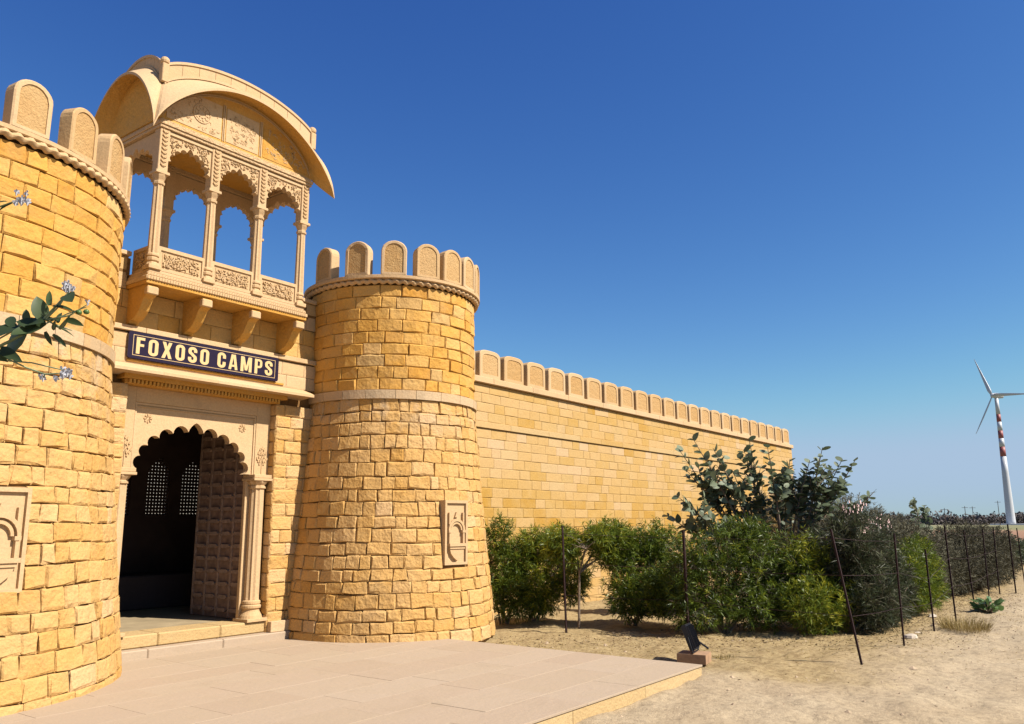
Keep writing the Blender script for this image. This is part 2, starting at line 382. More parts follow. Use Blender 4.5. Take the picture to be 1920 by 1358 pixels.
def ground_mat():
    m, n, l, b = new_mat('desert sand'); g = n.new('ShaderNodeNewGeometry').outputs['Position']
    sx = n.new('ShaderNodeSeparateXYZ'); l.new(g, sx.inputs[0])
    n1 = noise(n, l, .9, 6, .65, g); n2 = noise(n, l, 14, 6, .75, g); n3 = noise(n, l, 70, 4, .7, g)
    c = mixc(n, l, ramp(n, l, n1, [(.35, 0.), (.65, 1.)]), (.53, .405, .255), (.59, .465, .305))
    c = mixc(n, l, 1., c, ramp(n, l, n2, [(.32, .66), (.55, 1.04)]), 'MULTIPLY')
    c = mixc(n, l, .6, c, ramp(n, l, n3, [(.3, .6), (.6, 1.1)]), 'MULTIPLY')
    # dry weedy strip along the fence and hedge
    wy = mathn(n, l, 'ADD', sx.outputs[1], mathn(n, l, 'MULTIPLY', mathn(n, l, 'SUBTRACT', n1, .5), 2.2))
    wm = ramp(n, l, mathn(n, l, 'MULTIPLY', wy, .1), [(.205, 0.), (.30, 1.)])
    wx = ramp(n, l, mathn(n, l, 'MULTIPLY', sx.outputs[0], .1), [(.86, 0.), (.92, 1.)])
    wm = mathn(n, l, 'MULTIPLY', wm, wx)
    weed = mixc(n, l, ramp(n, l, n2, [(.4, 0.), (.6, 1.)]), (.30, .20, .085), (.47, .35, .16))
    c = mixc(n, l, mathn(n, l, 'MULTIPLY', wm, .75), c, weed)
    # far fields
    far = n.new('ShaderNodeVectorMath'); far.operation = 'LENGTH'; l.new(g, far.inputs[0]); D = mathn(n, l, 'DIVIDE', far.outputs['Value'], 1000.)
    fieldc = ramp(n, l, D, [(.05, (.46, .33, .18)), (.09, (.34, .19, .12)), (.17, (.40, .24, .15)), (.22, (.27, .26, .13)), (.5, (.30, .28, .16)), (.9, (.34, .28, .2))])
    c = mixc(n, l, ramp(n, l, D, [(.04, 0.), (.07, 1.)]), c, fieldc)
    c = mixc(n, l, 1., c, (KA, KA, KA), 'MULTIPLY')
    l.new(c, b.inputs['Base Color']); b.inputs['Roughness'].default_value = .95; b.inputs['Specular IOR Level'].default_value = .1
    h = mathn(n, l, 'ADD', noise(n, l, 9, 6, .6, g), mathn(n, l, 'MULTIPLY', n3, .35))
    bp = n.new('ShaderNodeBump'); bp.inputs['Strength'].default_value = .8; bp.inputs['Distance'].default_value = .03
    l.new(h, bp.inputs['Height']); l.new(bp.outputs[0], b.inputs['Normal']); return m
me.materials.append(ground_mat())
go = bpy.data.objects.new('sand_ground', me); COL.objects.link(go); tag(go, kind='structure')

# paved forecourt
PX0, PX1, PY0, PY1 = -1.2, 8.72, 3.93, 9.9
pl = MB().box(PX0, PX1-.03, PY0+.2, PY1, -.15, -.022).build('plaza', m_joint); tag(pl, kind='structure')
ORG[pl.name] = Vector(pl.location)
rg = random.Random(11)
y = PY0-.012
rows = []
while y < PY1-.05:
    h = rg.choice((.45, .5, .6)); rows.append((y, min(y+h, PY1))); y += h
for (a, b) in rows:
    x = PX0 - rg.uniform(0, .7)
    while x < PX1:
        w = rg.uniform(.75, 1.3); e = min(x+w, PX1)
        if PX1-e < .3: e = PX1
        s = max(x, PX0)
        hh = rg.uniform(-.0015, .0015)
        MB().bbox(s+.0012, e-.0012, a+.0012, b-.0012, -.02, hh, .002, rg.random(), .3*rg.random()**2).build('paving_slab', m_slab, pl)
        x = e
x = PX0
while x < PX1-.01:
    e = min(x+rg.uniform(.9, 1.5), PX1)
    if PX1-e < .4: e = PX1
    MB().bbox(x+.002, e-.002, PY0, PY0+.195, -.145, -.023, .004, rg.random()).build('kerb_stone', m_kerb, pl); x = e

# ================================================================== TOWERS
def merlon(parent, mp, w, h, th, zb, rise=.42, pw=1.):
    """mp(x, z, d): d outward"""
    def outl(hw, z0, z1, n=12, rise=None):
        r = hw if rise is None else rise
        sp_ = lambda q: math.copysign(abs(q)**pw, q)
        P = [(-hw, z0)] + [(-hw*sp_(math.cos(pi*k/n)), z1-r+r*abs(math.sin(pi*k/n))**pw) for k in range(n+1)] + [(hw, z0)]
        return P
    O = outl(w/2, 0, h, rise=w*rise); b = w*.13
    O0 = outl(w/2-.012, 0.004, h-.012, rise=w*rise)
    I = outl(w/2-b, b*.75, h-b*.9, rise=w*rise-.5*b); n = len(O)
    V = [mp(x, zb+z, th/2-.012) for x, z in O] + [mp(x, zb+z, th/2) for x, z in O0] + [mp(x, zb+z, th/2) for x, z in I] + \
        [mp(x, zb+z, th/2-.014) for x, z in I] + [mp(x, zb+z, -th/2) for x, z in O]
    F = []
    for i in range(n-1):
        for a, c in ((1, 0), (2, 1), (3, 2), (0, 4)):
            F.append((a*n+i, c*n+i, c*n+i+1, a*n+i+1))
    F += [(2*n-1, n, 2*n, 3*n-1), (3*n-1, 2*n, 3*n, 4*n-1), tuple(range(4*n, 5*n))]
    mb = MB(); mb.add([(a+R_.uniform(-.003, .003), b_, c_) for a, b_, c_ in V], F, R_.random(), .25*R_.random()); o = mb.build('merlon', m_pale, parent, recalc=True)
    pb = MB(); P = [mp(x, zb+z, th/2-.011) for x, z in I]; pb.add(P, [tuple(range(n))[::-1]], R_.random())
    pb.build('panel', m_panel, o, recalc=False)
    return o
def tower(label, c, Ru, Rb, ang0, ang1, zr, zb, mer, seed, niche_ang, nw, mo=0.):
    rng = random.Random(seed)
    th = thing('round_tower', label, 'tower', (c[0], c[1], 0))
    def rad(z): 
        t = min(max(z/zb, 0), 1); return Rb - (Rb-Ru)*(t**.92)
    def mpl(u, v, w):
        a = u/Rb; r = rad(v)+w-.012; return (c[0]+r*math.cos(a), c[1]+r*math.sin(a), v)
    def mpu(u, v, w):
        a = u/Ru; r = Ru+w-.012; return (c[0]+r*math.cos(a), c[1]+r*math.sin(a), v)
    core = MB(); core.lathe(c[0], c[1], [(rad(z)-.042, z) for z in (-.14, .4, .8, 1.3, 1.8, 2.4, 3, zb)]+[(Ru-.035, zb+.03), (Ru-.035, zr-.05)], 72)
    core.build('core', m_joint, th, True)
    A0, A1 = math.radians(ang0), math.radians(ang1)
    na = math.radians(niche_ang)
    hole = (na*Rb-nw/2*Rb/rad(1.4)-.02, na*Rb+nw/2*Rb/rad(1.4)+.02, .93, 1.85)
    L = layout(A0*Rb, A1*Rb, courses(-.1, zb-.12, .178, rng, .14), .15, .42, rng, [hole])
    def tl(u, v):
        return min(1, max(0, rng.gauss(.5, .18))), 0.
    masonry(th, 'rough_stone', mpl, L, m_rough, rng, .0048, .010, .011, .009, tl, False, wob=.016, edge=.014)
    L = layout(A0*Ru, A1*Ru, courses(zb, zr-.13, .174, rng, .04), .2, .44, rng)
    def tu(u, v): return min(1, max(0, rng.gauss(.42, .2))), (.5 if rng.random() < .03 else 0)
    masonry(th, 'dressed_stone', mpu, L, m_dress, rng, .0032, .007, .016, .005, tu, False, wob=.004, edge=.012)
    # projecting string course
    u = A0*Ru
    while u < A1*Ru-.05:
        e = min(u+rng.uniform(.28, .5), A1*Ru); b = MB(); t = rng.random()
        for k in range(3):
            a0 = u+(e-u)*k/3; a1 = u+(e-u)*(k+1)/3
            def mq(x, y, z): return (c[0]+y*math.cos(x/Ru), c[1]+y*math.sin(x/Ru), z)
            b.box(a0+(.003 if k == 0 else 0), a1-(.003 if k == 2 else 0), Ru-.03, Ru+.036, zb-.13, zb-.005, t, .5*rng.random(), mq)
        b.build('string_course_stone', m_band, th); u = e
    # rope moulding and ledge
    r0 = Ru+.015; zc = zr-.088; nr = int((A1-A0)*r0/.022)
    rp = MB()
    def rope(uu, vv):
        a = A0+(A1-A0)*uu; ph = 2*pi*vv; rr = .035*(1+.40*math.sin(a*r0*2*pi/.115+ph*1.0))
        return (c[0]+(r0+rr*math.cos(ph))*math.cos(a), c[1]+(r0+rr*math.cos(ph))*math.sin(a), zc+rr*math.sin(ph)*1.05)
    rp.grid(rope, nr, 8, .4); rp.build('rope_moulding', m_pale, th, True)
    lg = MB(); lg.lathe(c[0], c[1], [(Ru-.2, zr-.055), (Ru+.03+mo, zr-.055), (Ru+.045+mo, zr-.045), (Ru+.045+mo, zr-.005), (Ru+.035+mo, zr), (Ru-.2, zr)], 96)
    lg.build('ledge', m_pale, th)
    for a in mer:
        a = math.radians(a); rc = Ru-.045+mo
        ca, sa = math.cos(a), math.sin(a)
        def mm(x, z, d): return (c[0]+(rc+d)*ca - x*sa, c[1]+(rc+d)*sa + x*ca, z)
        merlon(th, mm, .37, .52, .15, zr)
    # carved wall niche
    ca, sa = math.cos(na), math.sin(na); rn = rad(1.8)+.075
    def mn(x, z, d): return (c[0]+(rn-d)*ca - x*sa, c[1]+(rn-d)*sa + x*ca, z)   # x along wall, d inward
    def bx(mb, x0, x1, z0, z1, d0, d1, t=.6): mb.box(x0, x1, d0, d1, z0, z1, t, 0, lambda x, y, z: mn(x, z, y))
    hw = nw/2
    bp = MB(); bx(bp, -hw, hw, .95, 1.83, .03, .5); pn = bp.build('niche_panel', m_pale, th, recalc=True)
    fr = MB()
    for x0, x1, z0, z1 in ((-hw, hw, 1.79, 1.83), (-hw, hw, .95, .985), (-hw, -hw+.035, .985, 1.79), (hw-.035, hw, .985, 1.79)): bx(fr, x0, x1, z0, z1, 0, .032)
    fr.build('niche_frame', m_pale, pn, recalc=True)
    ar = MB(); W = hw-.06
    for ro, ri, d in ((W, W-.035, .0), (W*.70, W*.55, .01)):
        k = 14
        for i in range(k):
            a0, a1 = pi*i/k, pi*(i+1)/k
            P = [(-ro*math.cos(a0), 1.42+ro*math.sin(a0)), (-ro*math.cos(a1), 1.42+ro*math.sin(a1)), (-ri*math.cos(a1), 1.42+ri*math.sin(a1)), (-ri*math.cos(a0), 1.42+ri*math.sin(a0))]
            ar.prism(P, d-.012, .035, lambda a, b, dd: mn(a, b, dd))
    for sx_ in (-1, 1):
        bx(ar, sx_*W*.84-.014, sx_*W*.84+.014, 1.24, 1.42, -.012, .035); bx(ar, sx_*W*.84-.028, sx_*W*.84+.028, 1.385, 1.42, -.02, .035)
        bx(ar, sx_*W*.84-.012, sx_*W*.84+.012, 1.50, 1.66, -.005, .035)
    ar.prism([(-.03, 1.55+W*.3), (0, 1.55+W*.75), (.03, 1.55+W*.3)], 0, .035, lambda a, b, dd: mn(a, b, dd))
    ar.build('niche_arch', m_pale, pn, recalc=True)
    bw = MB(); bx(bw, -W, W, 1.20, 1.24, -.04, .035); bx(bw, -W*.9, W*.9, 1.165, 1.2, -.025, .035)
    k = 9
    P = [(-W*.85, 1.165), (-W*.7, 1.10), (-W*.35, 1.045), (0, 1.01), (W*.35, 1.045), (W*.7, 1.10), (W*.85, 1.165)]
    bw.prism(P, -.012, .035, lambda a, b, dd: mn(a, b, dd))
    bw.build('niche_balcony', m_pale, pn, recalc=True)
    return th
tower('big round yellow stone tower left of the doorway, cut off by the left edge', (2.8, 9.8), 1.968, 2.342, -150, 8, 5.10, 3.37,
      [-149.8+16.7*k for k in range(0, 9)], 21, -83, .50)
tower('round yellow stone tower standing between the doorway and the long boundary wall', (9.12, 9.12), 1.31, 1.644, -215, 25, 5.04, 3.37,
      [-184, -158, -135, -113.6, -95, -77.5, -60, -44, -26, -8], 22, -96.6, .43, .035)

# ================================================================== GATEHOUSE
gh = thing('gatehouse', 'stone gatehouse with scalloped arched doorway between the two round towers', 'gatehouse', (6.15, 9.6, 0))
YW = 9.45
def mw(u, v, w): return (u, YW-w-.01, v)
rng = random.Random(5)
# cores
g = MB()
g.box(4.4, 5.05, YW+.03, 9.95, -.1, 3.17); g.box(7.24, 8.3, YW+.03, 9.95, -.1, 3.17)
g.box(4.4, 8.3, YW+.08, 9.95, 3.171, 4.33); g.box(4.4, 8.3, YW+.08, 10.5, 4.33, 4.5); g.box(4.5, 4.98, YW+.05, 10.4, 4.5, 4.72); g.box(7.4, 8.2, YW+.05, 10.4, 4.5, 4.72)
g.build('wall_core', m_joint, gh)
def tg(u, v): return min(1, max(0, rng.gauss(.62, .22))), 0.
L = layout(7.215, 7.95, courses(.0, 3.17, .178, rng), .2, .42, rng) + layout(4.5, 5.06, courses(.0, 3.17, .178, rng), .2, .42, rng)
masonry(gh, 'pier_stone', mw, L, m_rough, rng, .003, .007, .009, .005, tg, False)
def mside(u, v, w): return (7.205-w, YW+.01+u, v)
L = layout(0, .16, courses(.0, 3.17, .178, rng), .2, .3, rng)
masonry(gh, 'pier_stone', lambda u, v, w: (7.21-w, YW-.008+u, v), L, m_rough, rng, .004, .008, .004, .002, tg, True)
def tsg(u, v): return min(1, max(0, rng.gauss(.75, .18))), .25*rng.random()
L = layout(4.6, 7.95, [(3.42, 3.60), (3.60, 3.79)], .35, .75, rng)
masonry(gh, 'lintel_stone', mw, L, m_pale, rng, .0025, .003, .001, .001, tsg, False)
def m_up(u, v, w): return (u, 9.50-w, v)
L = layout(4.6, 7.95, [(3.88, 4.10), (4.10, 4.325)], .28, .5, rng)
masonry(gh, 'upper_stone', m_up, L, m_dress, rng, .003, .004, .002, .002, tsg, False)
L = layout(4.55, 4.955, [(4.33, 4.55), (4.55, 4.74)], .25, .4, rng) + layout(7.42, 7.95, [(4.33, 4.55), (4.55, 4.74)], .25, .4, rng)
masonry(gh, 'upper_stone', m_up, L, m_wall, rng, .003, .004, .002, .002, tsg, False)
MB().bbox(4.5, 4.97, 9.46, 10.4, 4.742, 4.80, .008, .8).build('coping', m_pale, gh)
MB().bbox(7.42, 8.0, 9.46, 10.4, 4.742, 4.80, .008, .8).build('coping', m_pale, gh)
# ledge above the sign, in stones
x = 4.62
while x < 7.86:
    e = min(x+rng.uniform(.5, .8), 7.86)
    MB().bbox(x+.0015, e-.0015, 9.405, 9.55, 3.805, 3.872, .006, .5+.5*rng.random(), .3*rng.random()).build('ledge_stone', m_pale, gh); x = e
# sloping chajja above the door
x = 4.66
for e in (5.35, 6.1, 6.85, 7.66):
    b = MB()
    P = [(9.50, 3.44), (9.24, 3.345), (9.19, 3.32), (9.19, 3.285), (9.26, 3.29), (9.50, 3.27)]
    b.prism(P, x+.001, e-.001, lambda a, c, d: (d, a, c), .5+.5*rng.random()); b.build('cornice_slab', m_pale, gh, recalc=True); x = e
b = MB(); b.bbox(4.95, 7.32, 9.35, 9.60, 3.225, 3.288, .004, .2); b.bbox(5.0, 7.25, 9.42, 9.60, 3.17, 3.224, .004, .2)
b.build('bed_moulding', m_dress, gh)
b = MB(); x = 5.03
while x < 7.22: b.box(x, x+.028, 9.375, 9.43, 3.175, 3.222, .3); x += .05
b.build('dentils', m_dress, gh); 
# sign band fillet under the board
MB().bbox(5.0, 7.3, 9.425, 9.47, 3.44, 3.468, .004, .1).build('fillet', m_dress, gh)

# multifoil arch
def foil(xc, hw, z0, h, lobes, depth=.13, seg=7, tip=.0, power=1.0):
    P = []
    ang = [pi*k/lobes for k in range(lobes+1)]
    base = [(-hw*math.cos(a), h*math.sin(a)**power) for a in ang]
    for k in range(lobes):
        (xa, za), (xb, zb_) = base[k], base[k+1]
        mx, mz = (xa+xb)/2, (za+zb_)/2; L_ = math.hypot(xb-xa, zb_-za)
        nx_, nz_ = -(zb_-za)/L_, (xb-xa)/L_
        sg = depth*L_; Rr = (L_*L_/4+sg*sg)/(2*sg); al = math.asin(min(1, L_/2/Rr))
        if sg > Rr: al = pi-al
        for i in range(seg if k < lobes-1 else seg+1):
            a_ = -al+2*al*i/seg; xx = Rr*math.sin(a_); bu = Rr*math.cos(a_)-(Rr-sg)
            if k == lobes//2 and lobes % 2: bu += tip*max(0, 1-abs(2*i/seg-1)*1.6)
            P.append((xc+mx+(xb-xa)/L_*xx+nx_*bu, z0+mz+(zb_-za)/L_*xx+nz_*bu))
    return P
def arch_plate(P, xc, zc, x0, x1, z1, d0, d1, mp, t=.5):
    """plate x0..x1 up to z1 with an opening bounded by P; mp(x,z,d)"""
    def side(p):
        dx, dz = p[0]-xc, max(p[1]-zc, 1e-6)
        k = 1e9; s = 0
        if dx < -1e-9: kk = (x0-xc)/dx; k, s = kk, 0
        if dx > 1e-9: kk = (x1-xc)/dx; k, s = kk, 2
        if dz > 1e-9 and (z1-zc)/dz < k: k, s = (z1-zc)/dz, 1
        return (min(max(xc+dx*k, x0), x1), zc+dz*k), s
    mb = MB(); n = len(P); B = [side(p) for p in P]
    B[0] = ((x0, P[0][1]), 0); B[-1] = ((x1, P[-1][1]), 2)
    for d, fl in ((d0, False), (d1, True)):
        V = [mp(*p, d) for p in P] + [mp(*b_[0], d) for b_ in B]; F = []
        for i in range(n-1):
            F.append((i, i+1, n+i+1, n+i))
            if B[i][1] != B[i+1][1]:
                cn = (x0, z1) if B[i][1] == 0 else (x1, z1); V.append(mp(*cn, d)); F.append((n+i, n+i+1, len(V)-1))
        mb.add(V, F, t)
    V = [mp(*p, d0) for p in P] + [mp(*p, d1) for p in P]
    mb.add(V, [(i, i+1, n+i+1, n+i) for i in range(n-1)], t)
    return mb
flatmp = lambda x, z, d: (x, d, z)
DP = foil(6.09, .765, 2.18, .50, 11, .42, 8, .035, .9)
pb = arch_plate(DP, 6.09, 2.18, 5.235, 6.985, 2.985, 9.595, 9.70, flatmp, .7).build('door_arch', m_pale, gh, recalc=True)
b = MB()
for x0, x1, z0, z1, y0 in ((5.03, 5.235, 2.18, 3.17, 9.57), (6.985, 7.215, 2.18, 3.17, 9.57), (5.235, 6.985, 2.985, 3.17, 9.57)): b.bbox(x0, x1, y0, 9.72, z0, z1, .004, .55)
b.build('door_surround', m_pale, gh)
b = MB()
for x0, x1, z0, z1 in ((5.24, 6.98, 2.955, 2.98), (5.24, 5.262, 2.18, 2.954), (6.958, 6.98, 2.18, 2.954), (5.262, 6.958, 2.93, 2.938)): b.box(x0, x1, 9.578, 9.5945, z0, z1, .8)
b.build('surround_bead', m_pale, gh)
# carved flower sprays on both stiles
for cx in (5.14, 7.10):
    b = MB()
    for k in range(7):
        a = -1.1+k*.366
        for s_ in (.45, .75, 1.):
            px, pz = cx+math.sin(a)*.085*s_*1.0, 2.27+math.cos(a)*.27*s_
            P = [(px-.013, pz), (px+math.sin(a)*.01, pz+.028), (px+.013, pz), (px, pz-.016)]
            b.prism(P, 9.556, 9.571, flatmp, .4)
    b.box(cx-.004, cx+.004, 9.560, 9.571, 2.2, 2.5)
    b.build('carved_spray', m_pale, gh, recalc=True)
b = MB()
for cx, cz, r in ((5.42, 2.80, .05), (6.78, 2.80, .05)):
    for k in range(8):
        a = 2*pi*k/8; P = [(cx+r*.3*math.cos(a), cz+r*.3*math.sin(a)), (cx+r*math.cos(a-.25), cz+r*math.sin(a-.25)), (cx+r*1.15*math.cos(a), cz+r*1.15*math.sin(a)), (cx+r*math.cos(a+.25), cz+r*math.sin(a+.25))]
        b.prism(P, 9.583, 9.5945, flatmp, .5)
b.build('carved_rosette', m_pale, gh, recalc=True)
# jambs
for x0, x1 in ((5.03, 5.262), (6.93, 7.215)):
    MB().bbox(x0, x1, 9.66, 9.72, .25, 2.1795, .005, .6).build('jamb', m_pale, gh)
# engaged columns
def column(parent, cx, cy, z0, z1, r, name='column', flute=.12, n=20):
    H = z1-z0
    col = MB().lathe(cx, cy, [(r*.86, z0+H*.14), (r*.84, z0+H*.16), (r*.80, z0+H*.9)], n, flute, .7).build(name, m_pale, parent)
    bs = MB(); bs.bbox(cx-r*1.35, cx+r*1.35, cy-r*1.35, cy+r*1.35, z0, z0+H*.022, .004, .5)
    bs.lathe(cx, cy, [(r*1.3, z0+H*.022), (r*1.22, z0+H*.04), (r*.98, z0+H*.066), (r*.92, z0+H*.08), (r*1.10, z0+H*.09), (r*1.12, z0+H*.105), (r*.98, z0+H*.112), (r*1.04, z0+H*.12), (r*1.02, z0+H*.135), (r*.86, z0+H*.142)], 24, 0, .4)
    bs.build('column_base', m_pale, col)
    cp = MB(); cp.lathe(cx, cy, [(r*.82, z0+H*.9), (r*.98, z0+H*.906), (r*.98, z0+H*.92), (r*.86, z0+H*.925), (r*1.12, z0+H*.945), (r*1.18, z0+H*.956)], 20, .10, .6)
    cp.bbox(cx-r*1.3, cx+r*1.3, cy-r*1.2, cy+r*1.2, z0+H*.957, z0+H*.975, .004, .6); cp.bbox(cx-r*1.22, cx+r*1.22, cy-r*1.1, cy+r*1.1, z0+H*.976, z1, .004, .6)
    cp.build('capital', m_pale, col)
    return col
column(gh, 5.11, 9.60, .25, 2.178, .118); column(gh, 7.075, 9.60, .25, 2.178, .118)
# steps and floor
x = 4.7
for e in (5.5, 6.5, 7.62):
    MB().bbox(x+.0015, e-.0015, 9.33, 9.60, -.02, .10, .012, rng.random()).build('step_stone', m_slab, gh); x = e
x = 4.8
for e in (5.7, 6.55, 7.23):
    MB().bbox(x+.0015, e-.0015, 9.475, 9.94, .101, .25, .015, rng.random(), .2).build('threshold_stone', m_kerb, gh); x = e
MB().bbox(7.235, 7.6, 9.36, 9.44, .101, .24, .006, .9).build('end_block', m_band, gh)
MB().box(4.3, 10.5, 9.9405, 13.5, .05, .245).build('passage_floor', m_innerf, gh)
# room behind
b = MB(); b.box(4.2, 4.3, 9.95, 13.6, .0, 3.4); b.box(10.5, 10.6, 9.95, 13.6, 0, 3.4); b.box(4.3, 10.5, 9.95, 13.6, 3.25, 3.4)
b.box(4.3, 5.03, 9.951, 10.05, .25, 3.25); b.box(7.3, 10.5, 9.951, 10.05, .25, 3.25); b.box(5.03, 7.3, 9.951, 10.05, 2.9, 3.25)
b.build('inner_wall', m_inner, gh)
wins = [(6.96, 7.36), (7.66, 8.06), (8.30, 8.72), (9.0, 9.4)]
zs, zt = 1.68, 2.62
b = MB(); xp = 4.3
for a, c in wins: b.box(xp, a, 13.4, 13.5, .25, 3.25); xp = c
b.box(xp, 10.5, 13.4, 13.5, .25, 3.25)
for a, c in wins: b.box(a, c, 13.4, 13.5, .25, zs)
b.build('back_wall', m_inner, gh)
for a, c in wins:
    xc = (a+c)/2; hw = (c-a)/2
    arch = [(xc-hw, 2.38), (xc-hw*.93, 2.46), (xc-hw*.6, 2.54), (xc-hw*.25, 2.59), (xc, 2.66), (xc+hw*.25, 2.59), (xc+hw*.6, 2.54), (xc+hw*.93, 2.46), (xc+hw, 2.38)]
    arch_plate(arch, xc, 2.3, a, c, 3.25, 13.4, 13.5, flatmp).build('window_head', m_inner, gh, recalc=True)
    # pierced screen: a grid of diamond holes
    jb = MB(); st = .054; nxh = int((c-a)/st); dx = (c-a)/nxh
    for i in range(nxh):
        for j in range(int((2.66-zs)/dx)):
            for (hx, hz, rr) in ((a+(i+.5)*dx, zs+(j+.5)*dx, .30*dx),):
                cx0, cx1, cz0, cz1 = hx-dx/2, hx+dx/2, hz-dx/2, hz+dx/2
                out = [(cx0, cz0), (cx1, cz0), (cx1, cz1), (cx0, cz1)]; mid = [(hx, cz0), (cx1, hz), (hx, cz1), (cx0, hz)]
                ho = [(hx, hz-rr), (hx+rr, hz), (hx, hz+rr), (hx-rr, hz)]
                for y_ in (13.43, 13.46):
                    V = [(x_, y_, z_) for x_, z_ in out+mid+ho]
                    F = [(4, 1, 5, 9, 8), (5, 2, 6, 10, 9), (6, 3, 7, 11, 10), (7, 0, 4, 8, 11)]
                    jb.add(V, F)
                V = [(x_, y_, z_) for y_ in (13.43, 13.46) for x_, z_ in ho]; jb.add(V, [(k, (k+1) % 4, (k+1) % 4+4, k+4) for k in range(4)])
    jb.build('pierced_screen', m_inner, gh)
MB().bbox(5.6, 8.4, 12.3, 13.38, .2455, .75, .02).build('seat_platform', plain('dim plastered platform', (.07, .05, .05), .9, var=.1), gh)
# timber door leaf standing open against the right-hand side
leaf = MB().box(7.10, 7.15, 9.78, 11.02, .255, 2.86).build('door', m_wood, gh)
nb, ns = 14, 4
for j in range(nb+1):
    z = .36+j*(2.4/nb)
    for i in range(ns):
        y0 = 9.83+i*.29
        bb = MB(); zc = z; P = [(y0+.03, zc), (y0+.065, zc+.026), (y0+.225, zc+.026), (y0+.26, zc), (y0+.225, zc-.026), (y0+.065, zc-.026)]
        bb.prism(P, 7.072, 7.099, lambda a, c_, d: (d, a, c_)); bb.build('door_boss', m_wood2, leaf, recalc=True)
for i in range(ns+1):
    MB().bbox(7.085, 7.0995, 9.83+i*.29-.022, 9.83+i*.29+.022, .26, 2.85, .003).build('door_stile', m_wood2, leaf)

# ---- sign board
sg = thing('sign_board', 'dark navy sign with cream letters FOXOSO CAMPS above the doorway', 'sign', (6.08, 9.4, 3.47))
sh = 0.0
def mpS(x, z, d): return (x, 9.398-d, z)
SX0, SX1, SZ0, SZ1 = 4.985, 7.175, 3.475, 3.803
def rrect(x0, x1, z0, z1, r, n=5):
    P = []
    for cx, cz, a0 in ((x1-r, z0+r, -pi/2), (x1-r, z1-r, 0), (x0+r, z1-r, pi/2), (x0+r, z0+r, pi)):
        P += [(cx+r*math.cos(a0+pi/2*k/n), cz+r*math.sin(a0+pi/2*k/n)) for k in range(n+1)]
    return P
MB().prism(rrect(SX0, SX1, SZ0, SZ1, .03), .0, -.03, mpS).build('board', m_navy, sg, recalc=True)
bo = MB(); bi = .038; bw = .006
for x0, x1, z0, z1 in ((SX0+bi+.02, SX1-bi-.02, SZ1-bi-bw, SZ1-bi), (SX0+bi+.02, SX1-bi-.02, SZ0+bi, SZ0+bi+bw), (SX0+bi+.02, SX0+bi+.02+bw, SZ0+bi+bw, SZ1-bi-bw), (SX1-bi-.02-bw, SX1-bi-.02, SZ0+bi+bw, SZ1-bi-bw)):
    bo.box(x0, x1, 9.3955, 9.3975, z0, z1)
bo.build('border_line', m_letter, sg)
GX = 1.30
def stroke(mb, pts, wd, closed=False, x0=0, z0=0, sc=1., dep=.0035):
    """flat stroke with mitred joins"""
    n = len(pts); Lp = []; Rp = []
    for i in range(n):
        a = pts[(i-1) % n] if (closed or i > 0) else None; b_ = pts[i]; c = pts[(i+1) % n] if (closed or i < n-1) else None
        d1 = (Vector(b_)-Vector(a)).normalized() if a is not None else None
        d2 = (Vector(c)-Vector(b_)).normalized() if c is not None else None
        if d1 is None: d1 = d2
        if d2 is None: d2 = d1
        n1 = Vector((-d1.y, d1.x)); n2 = Vector((-d2.y, d2.x)); m_ = (n1+n2).normalized(); k = 1/max(.5, m_.dot(n1))
        w_ = wd[i] if hasattr(wd, '__len__') else wd
        Lp.append(Vector(b_)+m_*w_/2*k); Rp.append(Vector(b_)-m_*w_/2*k)
    V = []
    for d in (dep, 0.):
        V += [mpS(x0+p.x*sc*GX, z0+p.y*sc, d) for p in Lp] + [mpS(x0+p.x*sc*GX, z0+p.y*sc, d) for p in Rp]
    F = []; m = n if closed else n-1
    for i in range(m):
        j = (i+1) % n
        F += [(i, n+i, n+j, j), (i, j, 2*n+j, 2*n+i), (n+i, 3*n+i, 3*n+j, n+j)]
    if not closed: F += [(0, 2*n, 3*n, n), (n-1, 2*n-1, 4*n-1, 3*n-1)]
    mb.add(V, F)
T = .172
def oval(w, t=T, n=6, a_from=0, full=True):
    x0, x1, z0, z1 = t/2, w-t/2, t/2, 1-t/2; r = (x1-x0)/2*.95; P = []
    for cx, cz, a0 in ((x1-r, z0+r, -pi/2), (x1-r, z1-r, 0), (x0+r, z1-r, pi/2), (x0+r, z0+r, pi)):
        P += [(cx+r*math.cos(a0+pi/2*k/n), cz+r*math.sin(a0+pi/2*k/n)) for k in range(n+1)]
    return P
